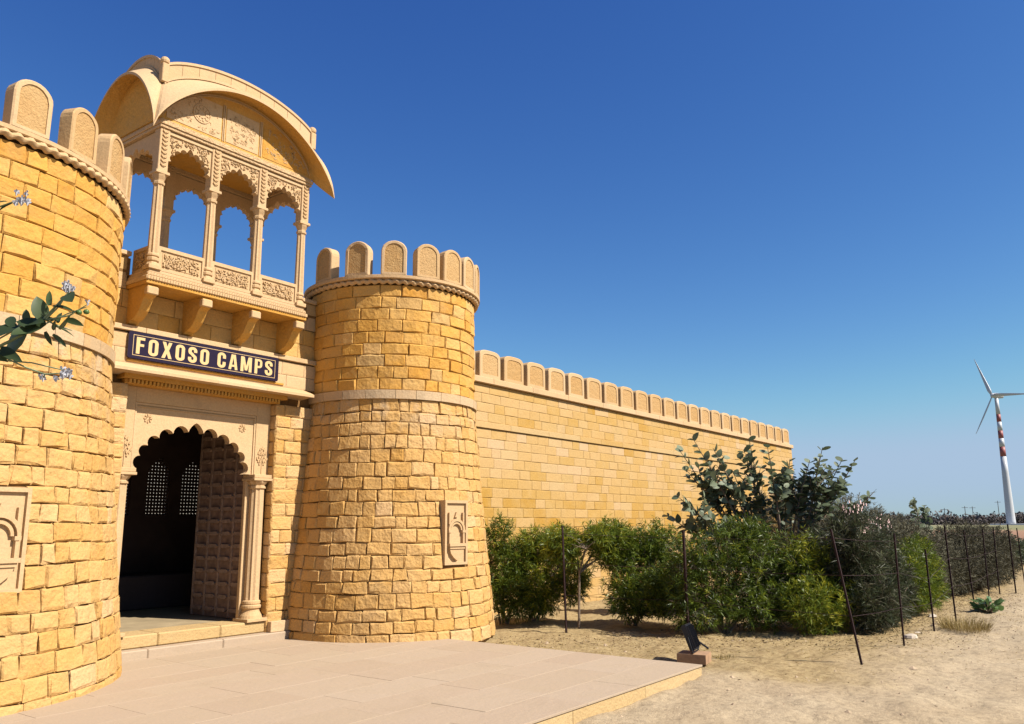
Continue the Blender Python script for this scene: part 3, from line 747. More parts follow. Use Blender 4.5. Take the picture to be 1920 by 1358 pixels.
def glyph(ch, x0, z0, h):
    mb = MB(); lay = itertools.count(); S = lambda p, w=T, c=False: stroke(mb, p, w, c, x0, z0, h, .0035-.0003*next(lay))
    if ch == 'O': S(oval(.48), T, True); w = .48
    elif ch == 'F': S([(T/2, 0), (T/2, 1)]); S([(T+.001, 1-.0825), (.40, 1-.0825)], .165); S([(T+.001, .53), (.37, .53)], .155); w = .41
    elif ch == 'X':
        w = .52; P = [(0, 0), (.17, 0), (.26, .30), (.35, 0), (.52, 0), (.36, .51), (.505, 1), (.335, 1), (.26, .73), (.185, 1), (.015, 1), (.16, .51)]
        mb.prism([(x0+a*h*GX, z0+b_*h) for a, b_ in P], .0035, 0., mpS)
    elif ch == 'S':
        w = .47; a = T/2; b_ = w-T/2; r = (b_-a)/2; cx = (a+b_)/2
        P = [(b_, .66), (b_, 1-a-r)] + [(cx+r*math.cos(pi*k/8), 1-a-r+r*math.sin(pi*k/8)) for k in range(1, 8)] + [(a, 1-a-r), (a, .70), (a+.02, .62), (cx-.03, .545), (cx+.03, .475), (b_-.02, .39), (b_, .31), (b_, a+r)] + \
            [(cx+r*math.cos(-pi*k/8), a+r+r*math.sin(-pi*k/8)) for k in range(1, 8)] + [(a, a+r), (a, .345)]
        S(P)
    elif ch == 'C':
        w = .47; a = T/2; b_ = w-T/2; r = (b_-a)/2; cx = (a+b_)/2
        S([(b_, .62), (b_, 1-a-r)] + [(cx+r*math.cos(pi*k/8), 1-a-r+r*math.sin(pi*k/8)) for k in range(1, 8)] + [(a, 1-a-r), (a, a+r)] + [(cx-r*math.cos(pi*k/8), a+r-r*math.sin(pi*k/8)) for k in range(1, 8)] + [(b_, a+r), (b_, .40)])
    elif ch == 'A': S([(.07, 0), (.215, 1)], .15); S([(.45, 0), (.305, 1)], .15); S([(.165, .255), (.355, .255)], .13); w = .52
    elif ch == 'M': S([(T/2, 0), (T/2, 1)]); S([(.66-T/2, 0), (.66-T/2, 1)]); S([(.155, .98), (.318, .1)], .12); S([(.505, .98), (.342, .1)], .12); w = .66
    elif ch == 'P':
        w = .46; S([(T/2, 0), (T/2, 1)]); r = .15; a = 1-.07; b_ = .47
        S([(T+.001, a), (.26, a)] + [(.26+.13*math.sin(pi/2*k/5), a-.13+.13*math.cos(pi/2*k/5)) for k in range(1, 6)] + [(.39, b_+.13)] + [(.26+.13*math.cos(pi/2*k/5), b_+.13-.13*math.sin(pi/2*k/5)) for k in range(1, 6)] + [(T+.001, b_)], .14)
    mb.build('letter', m_letter, sg, recalc=True); return w*h
LH = .204; txt = 'FOXOSO CAMPS'
wds = {'O': .48, 'F': .41, 'X': .52, 'S': .47, 'C': .47, 'A': .52, 'M': .66, 'P': .46, ' ': .12}
tot = sum(wds[c] for c in txt)*LH*GX; gapL = (1.985-tot)/(len(txt)-1); x = 5.085
for c in txt:
    if c != ' ': glyph(c, x, SZ0+.062, LH)
    x += wds[c]*LH*GX+gapL

# ================================================================== BALCONY PAVILION
bp_ = thing('balcony_pavilion', 'carved stone balcony pavilion with curved roof above the sign', 'balcony', (6.15, 9.5, 4.33))
CXS = [5.05, 5.782, 6.515, 7.247]; XC = 6.148; YF, YB = 9.13, 10.20
for cx in CXS:
    P = [(9.505, 4.328), (9.09, 4.328), (9.065, 4.30), (9.065, 4.235), (9.08, 4.20), (9.12, 4.185), (9.15, 4.165), (9.18, 4.11), (9.23, 4.03), (9.30, 3.965), (9.37, 3.935), (9.42, 3.925), (9.44, 3.90), (9.505, 3.89)]
    b = MB(); b.prism(P, cx-.062, cx+.062, lambda a, c, d: (d, a, c), .4); o = b.build('bracket', m_dress, bp_, recalc=True)
    b = MB(); b.bbox(cx-.072, cx+.072, 9.05, 9.13, 4.205, 4.30, .01, .6); b.build('bracket_nose', m_pale, o)
b = MB(); b.bbox(4.955, 7.345, 9.05, 9.52, 4.33, 4.375, .006, .15); b.build('floor_slab', m_dress, bp_)
b = MB(); b.bbox(4.945, 7.355, 9.035, 9.52, 4.376, 4.43, .01, .7); b.bbox(4.965, 7.335, 9.055, 9.52, 4.431, 4.475, .008, .7); b.bbox(4.985, 7.315, 9.075, 9.52, 4.476, 4.52, .008, .7)
b.build('base_moulding', m_pale, bp_)
b = MB(); x = 4.96
while x < 7.335:
    b.box(x, x+.020, 9.028, 9.0345, 4.383, 4.423, .5); b.prism([(x, 4.437), (x+.014, 4.468), (x+.028, 4.437)], 9.046, 9.0545, flatmp, .5); x += .036
b.build('moulding_carving', m_pale, bp_, recalc=True)['kind'] = 'stuff'
MB().box(5.0, 7.3, 9.521, 10.3, 4.501, 4.52).build('deck', m_pale, bp_)
def railing(x0, x1, mp, name='railing_panel'):
    b = MB(); q = lambda a, b_, c, d, e, f, t=.6: b.box(a, b_, e, f, c, d, t, 0, lambda x, y, z: mp(x, z, y))
    b_ = None
    q(x0, x1, 4.525, 4.83, .0, .05); o = b.build(name, m_pale, bp_, recalc=True)
    b = MB()
    for a, c, z0, z1 in ((x0, x1, 4.79, 4.835), (x0, x1, 4.53, 4.565), (x0, x0+.03, 4.565, 4.79), (x1-.03, x1, 4.565, 4.79)):
        b.box(a, c, -.018, -.0005, z0, z1, .7, 0, lambda x, y, z: mp(x, z, y))
    b.build('railing_frame', m_pale, o, recalc=True)
    rr = random.Random(int(x0*100)); b = MB()
    n_ = 22 if x1-x0 > .3 else 8; cxx = (x0+x1)/2; czz = 4.677
    a0, a1, c0, c1 = x0+.075, x1-.075, 4.60, 4.755
    b.box(a0-.012, a1+.012, -.006, -.0005, c0-.012, c1+.012, .5, 0, lambda x, y, z: mp(x, z, y))
    for k in range(int((a1-a0)*(c1-c0)*2600)):
        px, pz = rr.uniform(a0, a1), rr.uniform(c0, c1); an = rr.uniform(0, 2*pi); l_ = rr.uniform(.014, .026); w_ = .007
        ca, sa = math.cos(an), math.sin(an)
        P = [(px-ca*l_, pz-sa*l_), (px-sa*w_, pz+ca*w_), (px+ca*l_, pz+sa*l_), (px+sa*w_, pz-ca*w_)]
        b.prism(P, -.018-.006*rr.random(), -.0065, mp, rr.random())
    b.build('railing_carving', m_pale, o, recalc=True)['kind'] = 'stuff'
fm = lambda x, z, d: (x, 9.115+d, z)
for i in range(3): railing(CXS[i]+.055, CXS[i+1]-.055, fm)
lm = lambda x, z, d: (5.035+d, x, z); rm = lambda x, z, d: (7.26-d, x, z)
railing(YF+.06, 9.52, lm); railing(YF+.06, 9.52, rm)
bk = lambda x, z, d: (x, 10.215-d, z)
def pcol(cx, cy):
    c = MB().lathe(cx, cy, [(.068, 4.72), (.066, 4.74), (.058, 5.60)], 16, .20, .7).build('column', m_pale, bp_)
    b = MB(); b.bbox(cx-.082, cx+.082, cy-.082, cy+.082, 4.52, 4.575, .006, .6)
    b.lathe(cx, cy, [(.080, 4.575), (.074, 4.60), (.060, 4.615), (.078, 4.63), (.080, 4.66), (.062, 4.675), (.076, 4.69), (.074, 4.71), (.066, 4.725)], 16, .05, .6); b.build('column_base', m_pale, c)
    b = MB(); b.lathe(cx, cy, [(.057, 5.60), (.070, 5.61), (.072, 5.64), (.058, 5.65), (.062, 5.67), (.080, 5.71), (.088, 5.735)], 16, .08, .6); b.bbox(cx-.090, cx+.090, cy-.085, cy+.085, 5.736, 5.775, .005, .7)
    b.build('capital', m_pale, c)
for cx in CXS:
    pcol(cx, YF); pcol(cx, YB)
for cx in CXS:
    for cy, s_ in ((YF, -1), (YB, 1)):
        o = MB().bbox(cx-.066, cx+.066, cy-.066, cy+.066, 5.776, 6.335, .006, .7).build('pilaster', m_pale, bp_)
        if s_ < 0:
            b = MB()
            for k in range(9):
                z = 5.83+k*.055
                for sx_ in (-1, 1):
                    P = [(cx+sx_*.003, z), (cx+sx_*.040, z+.030), (cx+sx_*.034, z+.052), (cx+sx_*.006, z+.022)]
                    b.prism(P, cy-.082, cy-.0665, flatmp, .4)
            b.build('pilaster_carving', m_pale, o, recalc=True)
def barch(x0, x1, mp, carve=True):
    xc = (x0+x1)/2; hw = (x1-x0)/2
    P = foil(xc, hw*.90, 5.80, .345, 9, .40, 6, .03, .75)
    P = [(x0, 5.777)]+P[1:-1]+[(x1, 5.777)]
    P[0] = (x0+.004, 5.777); P[-1] = (x1-.004, 5.777)
    o = arch_plate(P, xc, 5.777, x0, x1, 6.325, .0, .085, mp, .7).build('cusped_arch', m_pale, bp_, recalc=True)
    if carve:
        b = MB()
        for a, c, z0, z1 in ((x0, x1, 6.285, 6.325),): b.box(a, c, -.02, -.0005, z0, z1, .8, 0, lambda x, y, z: mp(x, z, y))
        rr = random.Random(int(x0*77))
        for k in range(330):
            px, pz = rr.uniform(x0+.02, x1-.02), rr.uniform(5.84, 6.265)
            t_ = (px-xc)/hw; zz = 5.78+.42*max(0, 1-t_*t_)**.5*1.0+.02
            if pz < zz: continue
            an = rr.uniform(0, 2*pi); l_, w_ = rr.uniform(.012, .022), .007; ca, sa = math.cos(an), math.sin(an)
            b.prism([(px-ca*l_, pz-sa*l_), (px-sa*w_, pz+ca*w_), (px+ca*l_, pz+sa*l_), (px+sa*w_, pz-ca*w_)], -.014, .0005, mp, rr.random())
        b.build('arch_carving', m_pale, o, recalc=True)['kind'] = 'stuff'
for i in range(3):
    barch(CXS[i]+.067, CXS[i+1]-.067, lambda x, z, d: (x, 9.09+d, z)); barch(CXS[i]+.067, CXS[i+1]-.067, lambda x, z, d: (x, 10.24-d, z), False)
barch(YF+.067, YB-.067, lambda x, z, d: (5.01+d, x, z), False); barch(YF+.067, YB-.067, lambda x, z, d: (7.287-d, x, z), False)
# entablature
EX0, EX1, EY0, EY1 = 4.965, 7.332, 9.045, 10.285
b = MB()
for z0, z1, o_ in ((6.336, 6.375, .0), (6.376, 6.42, .015), (6.421, 6.455, -.005)):
    b.bbox(EX0-o_, EX1+o_, EY0-o_, EY0+.15, z0, z1, .005, .7); b.bbox(EX0-o_, EX1+o_, EY1-.15, EY1+o_, z0, z1, .005, .7)
    b.bbox(EX0-o_, EX0+.15, EY0+.151, EY1-.151, z0, z1, .005, .7); b.bbox(EX1-.15, EX1+o_, EY0+.151, EY1-.151, z0, z1, .005, .7)
b.build('entablature', m_carve, bp_)
# pediment walls under the curved eaves
HWX, HWY, YCN = 1.175, .60, 9.665
root = lambda t: 6.46+.72*max(0, 1-t*t)**.62
rtop = lambda t: 6.90+.385*max(0, 1-abs(t)**2.2)**.8
lip = lambda t: 6.165+.95*max(0, 1-t*t)**.72
ptop = lambda t: 7.17+.30*max(0, 1-t*t)**.75
def ped(hw, mp, nseg=40, up_=.03, name='pediment', mat=None, tint=.5):
    P = [(-hw, 6.456)]+[(hw*(-1+2*k/nseg), root(-1+2*k/nseg)+up_) for k in range(nseg+1)]+[(hw, 6.456)]
    return MB().prism(P, 0, .06, mp, tint).build(name, mat or m_dress, bp_, recalc=True)
pf = ped(HWX, lambda a, b_, d: (XC+a, 9.08+d, b_)); pbk = ped(HWX, lambda a, b_, d: (XC+a, 10.25-d, b_))
plf = ped(HWY-.003, lambda a, b_, d: (4.951+d, YCN+a, b_), up_=.10); prt = ped(HWY-.003, lambda a, b_, d: (7.344-d, YCN+a, b_), up_=.10)
# pediment relief: fields with frames, rosette and scrolls
mpf = lambda a, b_, d: (XC+a, 9.08+d, b_)
b = MB(); rr = random.Random(9)
cells = [(-1.12, -.31), (-.275, .275), (.31, 1.12)]
for k, (a, c) in enumerate(cells):
    fld = MB(); n_ = 16
    P = [(a+.02, 6.50)]+[(a+.02+(c-a-.04)*i/n_, min(6.97, root((a+.02+(c-a-.04)*i/n_)/HWX)-.06)) for i in range(n_+1)]+[(c-.02, 6.50)]
    P = [q for q in P if q[1] >= 6.499]
    fld.prism(P, -.006, -.0005, mpf, (.9, .75, .1)[k]); fld.build('pediment_field', (m_pale, m_pale, m_dress)[k], pf, recalc=True)
    for i in range(70):
        px = rr.uniform(a+.08, c-.08); pz = rr.uniform(6.54, 6.92)
        if pz > root(px/HWX)-.1: continue
        if k == 0 and math.hypot(px+.62, pz-6.72) < .15: continue
        an = rr.uniform(0, 2*pi); 
        cv = [(px+.03*s_*math.cos(an+s_*1.3), pz+.03*s_*math.sin(an+s_*1.3)) for s_ in (0, .5, 1., 1.5)]
        for s_ in range(3):
            (xa, za), (xb, zb_) = cv[s_], cv[s_+1]; L_ = math.hypot(xb-xa, zb_-za)+1e-6; nx_, nz_ = -(zb_-za)/L_*.005, (xb-xa)/L_*.005
            b.prism([(xa-nx_, za-nz_), (xb-nx_, zb_-nz_), (xb+nx_, zb_+nz_), (xa+nx_, za+nz_)], -.011, -.0065, mpf, rr.random())
b.build('pediment_carving', m_pale, pf, recalc=True)['kind'] = 'stuff'; b = MB()
for r0_, r1_ in ((.115, .13), (.05, .06)):
    for i in range(20):
        a0, a1 = 2*pi*i/20, 2*pi*(i+1)/20
        b.prism([(-.62+r_*math.cos(a_), 6.74+r_*math.sin(a_)) for r_, a_ in ((r0_, a0), (r1_, a0), (r1_, a1), (r0_, a1))], -.016, -.0065, mpf, .8)
for i in range(10):
    a0 = 2*pi*i/10
    b.prism([(-.62+r_*math.cos(a_), 6.74+r_*math.sin(a_)) for r_, a_ in ((.05, a0), (.09, a0-.25), (.112, a0), (.09, a0+.25))], -.014, -.0065, mpf, .8)
b.build('rosette', m_pale, pf, recalc=True)
for xx in (-.31, .275): 
    for o_ in (0, .024): MB().box(xx-.002+o_, xx+.010+o_, -.013, -.0005, 6.49, 7.0, .8, 0, lambda x, y, z: mpf(x, z, y)).build('frame_bar', m_pale, pf, recalc=True)
b = MB(); n_ = 44                                           # bead following the arc
for i in range(n_):
    t0, t1 = -.985+1.97*i/n_, -.985+1.97*(i+1)/n_
    for o_, w_ in ((.03, .014), (.055, .008)):
        b.prism([(HWX*t0, root(t0)-o_-w_), (HWX*t1, root(t1)-o_-w_), (HWX*t1, root(t1)-o_), (HWX*t0, root(t0)-o_)], -.014, -.0005, mpf, .8)
b.build('pediment_bead', m_pale, pf, recalc=True)
# curved drooping eaves: thick shells, four sides sharing their corners
def eave(sidefn, flip, name='curved_eave'):
    b = MB(); nu, nv = 56, 8
    def S(u, v, top):
        t = -1+2*u
        zr_, zl = (rtop(t) if top else root(t)), lip(t)+(.035 if top else 0)
        k = v
        z = zr_+(zl-zr_)*(k**(1.15 if top else .9)); 
        return sidefn(t, k, z)
    b.grid(lambda u, v: S(u, v, True), nu, nv, .8); sf = MB(); sf.grid(lambda u, v: S(u, v, False), nu, nv, .5)
    b.grid(lambda u, v: tuple(S(u, 1, False)[i]*(1-v)+S(u, 1, True)[i]*v for i in range(3)), nu, 1, .9)
    o = b.build(name, m_pale, bp_, smooth=False); sf.build('soffit', m_dress, o); return o
OH = .30
def fr_side(sgn):
    def f(t, k, z):
        hw = HWX+.02+(.21)*k; y0 = (9.08 if sgn < 0 else 10.25)
        return (XC+t*hw, y0+sgn*(.0+(OH-.02)*k), z)
    return f
def sd_side(sgn):
    def f(t, k, z):
        hw = (HWY-.015)+(.28)*k; x0 = (XC-HWX-.02 if sgn < 0 else XC+HWX+.02)
        return (x0+sgn*.21*k, YCN+t*hw, z)
    return f
for f in (fr_side(-1), fr_side(1), sd_side(-1), sd_side(1)): eave(f, False)
# parapet arcs above the eaves
def parapet(hw, mp, n, hor=False):
    for i in range(n):
        t0, t1 = -1+2*i/n, -1+2*(i+1)/n; b = MB(); e = .0025/hw; m_ = 4
        ts = [t0+e+(t1-t0-2*e)*k/m_ for k in range(m_+1)]
        P = [(hw*t, rtop(t)-.03) for t in ts]+[(hw*t, ptop(t)) for t in ts[::-1]]
        b.prism(P, 0, .09, mp, .4+.6*R_.random()); o = b.build('parapet_stone', m_pale, bp_, recalc=True)
    b = MB(); b2_ = MB(); m_ = 48
    for i in range(m_):
        t0, t1 = -1+2*i/m_, -1+2*(i+1)/m_
        b.prism([(hw*t0, rtop(t0)+.0), (hw*t1, rtop(t1)+.0), (hw*t1, rtop(t1)+.035), (hw*t0, rtop(t0)+.035)], -.022, -.0005, mp, .8)
        b2_.prism([(hw*t0, ptop(t0)-.03), (hw*t1, ptop(t1)-.03), (hw*t1, ptop(t1)+.006), (hw*t0, ptop(t0)+.006)], -.015, -.0005, mp, .9)
    b.build('parapet_moulding', m_pale, bp_, recalc=True); b2_.build('parapet_coping', m_pale, bp_, recalc=True)
parapet(HWX+.0, lambda a, b_, d: (XC+a, 9.065+d, b_), 10); parapet(HWX, lambda a, b_, d: (XC+a, 10.265-d, b_), 10)
parapet(HWY-.04, lambda a, b_, d: (XC-HWX-.005+d, YCN+a, b_), 5); parapet(HWY-.04, lambda a, b_, d: (XC+HWX+.005-d, YCN+a, b_), 5)
b = MB(); nu = nv = 24                                     # vaulted roof skin inside the parapets
b.grid(lambda u, v: (XC+(-1+2*u)*(HWX-.09), YCN+(-1+2*v)*(HWY-.12), min(ptop(-1+2*u), 9)-.05+.06*(1-(2*v-1)**2)), nu, nv, .6); b.build('roof_vault', m_pale, bp_, True)
b = MB(); b.box(XC-HWX+.1, XC+HWX-.1, 9.2, 10.13, 6.40, 6.46, .2); b.build('ceiling', m_dress, bp_)
for x_ in (XC-HWX, XC+HWX):
    for y_ in (9.08, 10.25):
        b = MB(); b.bbox(x_-.045, x_+.045, y_-.045, y_+.045, 6.93, 7.185, .008, .6)
        b.lathe(x_, y_, [(.035, 7.185), (.052, 7.20), (.058, 7.225), (.052, 7.255), (.03, 7.275), (.008, 7.285)], 12, 0, .7); b.build('corner_finial', m_pale, bp_)

# ================================================================== BOUNDARY WALL
bw_ = thing('boundary_wall', 'long crenellated yellow stone wall running right from the round tower', 'wall', (20, 9.6, 0))
rng = random.Random(31); WX0, WX1, WY = 10.0, 29.75, 9.55
def mwall(u, v, w): return (u, WY-w, v)
MB().box(WX0, WX1, WY+.03, WY+.6, -.3, 4.10).build('wall_core', m_joint, bw_)
def tw(u, v):
    yl = .42*math.exp(-((v-1.55)/.75)**2)+ (.14 if v > 3.4 else 0)
    return min(1, max(0, rng.gauss(.72-yl, .15)-(.35 if rng.random() < .06 else 0))), (.5 if rng.random() < .05 else 0)
L = layout(WX0, WX1, courses(-.2, 3.26, .18, rng, .03)+courses(3.385, 4.10, .18, rng, .03), .26, .62, rng)
masonry(bw_, 'wall_stone', mwall, L, m_wall, rng, .0022, .0035, .0035, .0015, tw, False, edge=.012)
x = WX0
while x < WX1:
    e = min(x+rng.uniform(.8, 1.6), WX1)
    MB().bbox(x+.002, e-.002, WY-.035, WY+.05, 3.265, 3.38, .006, .5*rng.random()+.2, (.9 if rng.random() < .3 else .2)).build('string_course_stone', m_wall, bw_); x = e
x = WX0
while x < WX1:
    e = min(x+rng.uniform(1.0, 1.6), WX1)
    MB().bbox(x+.001, e-.001, WY-.07, WY+.6, 4.105, 4.225, .01, .5+.5*rng.random()).build('coping_stone', m_pale, bw_); x = e
k = 0
x = 11.82+.32-.77*2
while x < WX1-.2:
    merlon(bw_, lambda a, z, d, x=x: (x+a, WY+.10-d, z), .645, .53, .30, 4.225, .24, .62); x += .77
# end of the wall: small round corner merlon return
# courtyard wall seen through the pierced screens
MB().box(2, 40, 19.0, 19.4, -.1, 3.6).build('courtyard_wall', m_court, None)
cw = bpy.data.objects['courtyard_wall']; tag(cw, 'sunlit courtyard wall glimpsed through the pierced window screens behind the doorway', 'wall')

# ================================================================== VEGETATION
def leaf_cloud(name, parent, mat, pos, dr, L, W, tint, droop=.15, rs_=None):
    n = len(pos); dr = dr/np.linalg.norm(dr, axis=1)[:, None]
    rnd = rs_.normal(size=(n, 3)); side = np.cross(dr, rnd); side /= np.linalg.norm(side, axis=1)[:, None]
    L = L[:, None]; W = W[:, None]
    mid = pos+dr*L*.45; mid[:, 2] -= (droop*L*.2)[:, 0]
    tip = pos+dr*L; tip[:, 2] -= (droop*L)[:, 0]
    V = np.stack([pos, mid+side*W/2, tip, mid-side*W/2], 1).reshape(-1, 3)
    mb = MB(); c = (V.min(0)+V.max(0))/2
    me = bpy.data.meshes.new(name); me.vertices.add(4*n); me.vertices.foreach_set('co', (V-c).astype(np.float32).ravel())
    me.loops.add(4*n); me.loops.foreach_set('vertex_index', np.arange(4*n, dtype=np.int32)); me.polygons.add(n)
    me.polygons.foreach_set('loop_start', np.arange(0, 4*n, 4, dtype=np.int32)); me.update(calc_edges=True)
    a = me.attributes.new('tint', 'FLOAT', 'POINT'); a.data.foreach_set('value', np.repeat(tint, 4).astype(np.float32))
    me.materials.append(mat); o = bpy.data.objects.new(name, me); COL.objects.link(o)
    ORG[o.name] = Vector(c)
    if parent is not None: o.parent = parent; o.location = Vector(c)-ORG[parent.name]
    else: o.location = c
    return o
def shrub(name, label, cat, base, blobs, mat, nspr, seed, lpl=13, L=(.07, .125), W=.0135, nst=9, bark=None, group=None, fan=.9, upb=.5, tintm=.45, shell=.45, fl=0, trunk=None, dry=.0):
    rs_ = np.random.RandomState(seed); th = thing(name, label, cat, base, group); nspr = int(nspr*1.35)
    B = np.array([[*b[0], *b[1]] for b in blobs]); vol = B[:, 3]*B[:, 4]*B[:, 5]; pick = rs_.choice(len(B), nspr, p=vol/vol.sum())
    d = rs_.normal(size=(nspr, 3)); d /= np.linalg.norm(d, axis=1)[:, None]
    r = shell+(1.08-shell)*rs_.rand(nspr)**.7
    sp = B[pick, :3]+d*r[:, None]*B[pick, 3:]
    ok = sp[:, 2] > base[2]+.06; sp, d = sp[ok], d[ok]; n = len(sp)
    sd_ = d*.8+np.array([0, 0, upb])+rs_.normal(size=(n, 3))*.25; sd_ /= np.linalg.norm(sd_, axis=1)[:, None]
    k = lpl; pos = np.repeat(sp, k, 0)-np.repeat(sd_, k, 0)*(rs_.rand(n*k)*.17)[:, None]
    rad_ = rs_.normal(size=(n*k, 3)); dr = np.repeat(sd_, k, 0)*(.55+.5*rs_.rand(n*k))[:, None]+rad_/np.linalg.norm(rad_, axis=1)[:, None]*fan
    tint = np.clip(np.repeat(tintm+rs_.normal(size=n)*.16, k)+rs_.normal(size=n*k)*.12, 0, 1)
    ll = L[0]+(L[1]-L[0])*rs_.rand(n*k)
    ww = W*(.7+.6*rs_.rand(n*k)); dm = np.repeat(rs_.rand(n) < dry, k)
    leaf_cloud('foliage', th, mat, pos[~dm], dr[~dm], ll[~dm], ww[~dm], tint[~dm], .18, rs_)
    if dm.any(): leaf_cloud('dry_foliage', th, l_scrub, pos[dm], dr[dm], ll[dm], ww[dm], tint[dm], .35, rs_)
    st = MB(); b0 = Vector(base)
    sel = rs_.choice(n, min(n, nst*7), replace=False)
    heads = []
    for i in range(nst):
        a = 2*pi*i/nst+rs_.rand(); s0 = b0+Vector((math.cos(a)*.07, math.sin(a)*.07, -.03)) if trunk is None else Vector(trunk)
        tg_ = Vector(sp[sel[i]]); mid = s0.lerp(tg_, .5)+Vector((rs_.normal()*.08, rs_.normal()*.08, .12))
        st.tube([s0, s0.lerp(mid, .5)+Vector((rs_.normal()*.03, 0, .03)), mid, tg_], [.014, .012, .009, .004], 5); heads.append(mid)
    for i in range(nst, len(sel)):
        tg_ = Vector(sp[sel[i]]); h = min(heads, key=lambda q: (q-tg_).length); m2 = h.lerp(tg_, .55)+Vector((0, 0, .04))
        st.tube([h, m2, tg_], [.006, .005, .002], 3, cap=False)
    if trunk is not None: st.tube([b0-Vector((0, 0, .05)), b0.lerp(Vector(trunk), .5)+Vector((.01, .01, 0)), Vector(trunk)], [.022, .02, .018], 7)
    st.build('stems', bark or m_bark, th)
    if fl:
        sc_ = sp[:, 2]*1.2-sp[:, 1]*.8+rs_.rand(n)*.5; fb = np.argsort(-sc_)[:fl*9:9]
        for i in fb:
            if sp[i][2] < base[2]+.5: continue
            f = MB(); c = Vector(sp[i])+Vector((0, -.04, .05))
            for q in range(5):
                cc = c+Vector(rs_.normal(size=3)*.034)
                for kx in range(5):
                    a = 2*pi*kx/5+rs_.rand(); u_ = Vector((math.cos(a), -.35, math.sin(a)))*.026; w_ = Vector((-math.sin(a), 0, math.cos(a)))*.016
                    f.add([cc, cc+u_*.6+w_, cc+u_*1.15, cc+u_*.6-w_], [(0, 1, 2, 3)])
            f.build('flower_cluster', m_flower, th)
    return th
gz = -.12
shrub('oleander_bush', 'sparse tall green bush right against the round tower by the boundary wall', 'bush', (11.35, 8.6, gz),
      [((11.25, 8.6, 1.35), (.28, .3, .35)), ((11.3, 8.6, .75), (.38, .35, .5)), ((11.4, 8.4, .35), (.55, .35, .45)), ((11.55, 8.45, .95), (.42, .35, .35))], l_green, 760, 41, group='green bushes at the foot of the boundary wall')
shrub('oleander_bush', 'second green bush from the round tower, left of the first fence post', 'bush', (11.75, 8.3, gz),
      [((11.75, 8.3, 1.15), (.35, .35, .33)), ((11.8, 8.2, .45), (.5, .4, .5)), ((12.05, 8.0, 1.15), (.42, .4, .36)), ((12.2, 7.8, .6), (.4, .35, .45))], l_green, 1050, 42, tintm=.55, group='green bushes at the foot of the boundary wall')
shrub('small_oleander_tree', 'small green tree with a thin bare trunk just right of the first fence post', 'tree', (11.46, 7.2, gz),
      [((11.42, 7.3, 1.15), (.36, .3, .30)), ((11.75, 6.95, 1.32), (.40, .4, .26)), ((12.05, 6.9, 1.1), (.5, .4, .38)), ((11.25, 7.4, 1.2), (.36, .3, .33)), ((12.1, 6.9, 1.3), (.4, .35, .3))], l_green, 1000, 43, tintm=.55, trunk=(11.47, 7.18, .72), nst=7, shell=.3)
shrub('oleander_bush', 'drooping green bush between the thin trunked tree and the second fence post', 'bush', (12.35, 6.75, gz),
      [((12.3, 6.7, 1.1), (.5, .5, .36)), ((12.1, 6.6, .45), (.55, .45, .5)), ((12.6, 6.4, 1.15), (.5, .45, .42)), ((12.6, 6.2, .5), (.5, .45, .5)), ((12.0, 6.0, .5), (.4, .4, .45))], l_green, 1650, 44, tintm=.52, shell=.25, group='green bushes at the foot of the boundary wall')
shrub('oleander_bush', 'large dense dark based green bush behind the second fence post and the floodlight', 'bush', (12.2, 5.1, gz),
      [((11.9, 5.3, 1.0), (.55, .55, .42)), ((12.5, 4.9, 1.05), (.7, .55, .55)), ((13.05, 4.6, .75), (.6, .5, .65)), ((11.75, 5.3, .4), (.6, .55, .5)), ((12.5, 4.7, .35), (.75, .6, .45)), ((12.6, 4.85, 1.4), (.4, .4, .25))], l_green, 2100, 45, nst=20, tintm=.34, dry=.12, shell=.2, group='green bushes at the foot of the boundary wall')
shrub('oleander_bush', 'bright green tall grassy bush left of the leaning fence post', 'bush', (13.0, 4.0, gz),
      [((13.1, 4.1, .9), (.45, .4, .5)), ((12.7, 3.9, .35), (.6, .45, .45)), ((13.3, 3.7, .4), (.45, .4, .45))], l_green, 900, 46, tintm=.42, shell=.25, upb=.8, group='green bushes at the foot of the boundary wall')
shrub('flowering_oleander', 'tall grey green bush with pale pink flowers behind the leaning fence post', 'bush', (13.9, 3.45, gz),
      [((13.5, 3.5, 1.1), (.6, .45, .65)), ((14.3, 3.4, .95), (.6, .4, .65)), ((13.6, 3.3, .4), (.7, .4, .5)), ((14.6, 3.3, .45), (.6, .4, .55))], l_dark, 2200, 47, nst=18, W=.013, L=(.1, .19), upb=1.0, fan=.7, fl=16, dry=.32, shell=.2, group='grey green bushes behind the fence')
shrub('flowering_oleander', 'taller grey green bush rising behind the pink flowered bush', 'bush', (15.2, 4.4, gz),
      [((15.4, 4.3, .95), (.8, .6, .6)), ((16.3, 4.1, .9), (.8, .5, .6)), ((15.3, 4.2, .5), (.9, .5, .6))], l_dark, 2300, 48, nst=16, L=(.1, .2), upb=1.0, fan=.75, fl=8, dry=.35, shell=.25, group='grey green bushes behind the fence')
shrub('oleander_bush', 'fresh green low bush behind the fourth fence post along the sand', 'bush', (16.6, 3.35, gz),
      [((16.4, 3.4, .55), (.7, .45, .65)), ((17.4, 3.4, .6), (.8, .45, .65)), ((16.9, 3.3, .3), (.9, .45, .4))], l_green, 1500, 49, nst=14, L=(.08, .15), tintm=.35, shell=.2)
shrub('scrub_bush', 'thin brownish scrub behind the fence between the green bush and the dark one', 'bush', (18.9, 3.7, gz),
      [((18.4, 3.8, .8), (.9, .6, .75)), ((19.8, 3.8, .8), (1.0, .6, .7)), ((19., 3.6, .4), (1.5, .5, .5)), ((20.6, 3.5, .5), (1.0, .5, .6))], l_scrub, 2300, 50, nst=16, bark=m_barkd, tintm=.6, shell=.2, group='brown scrub behind the fence')
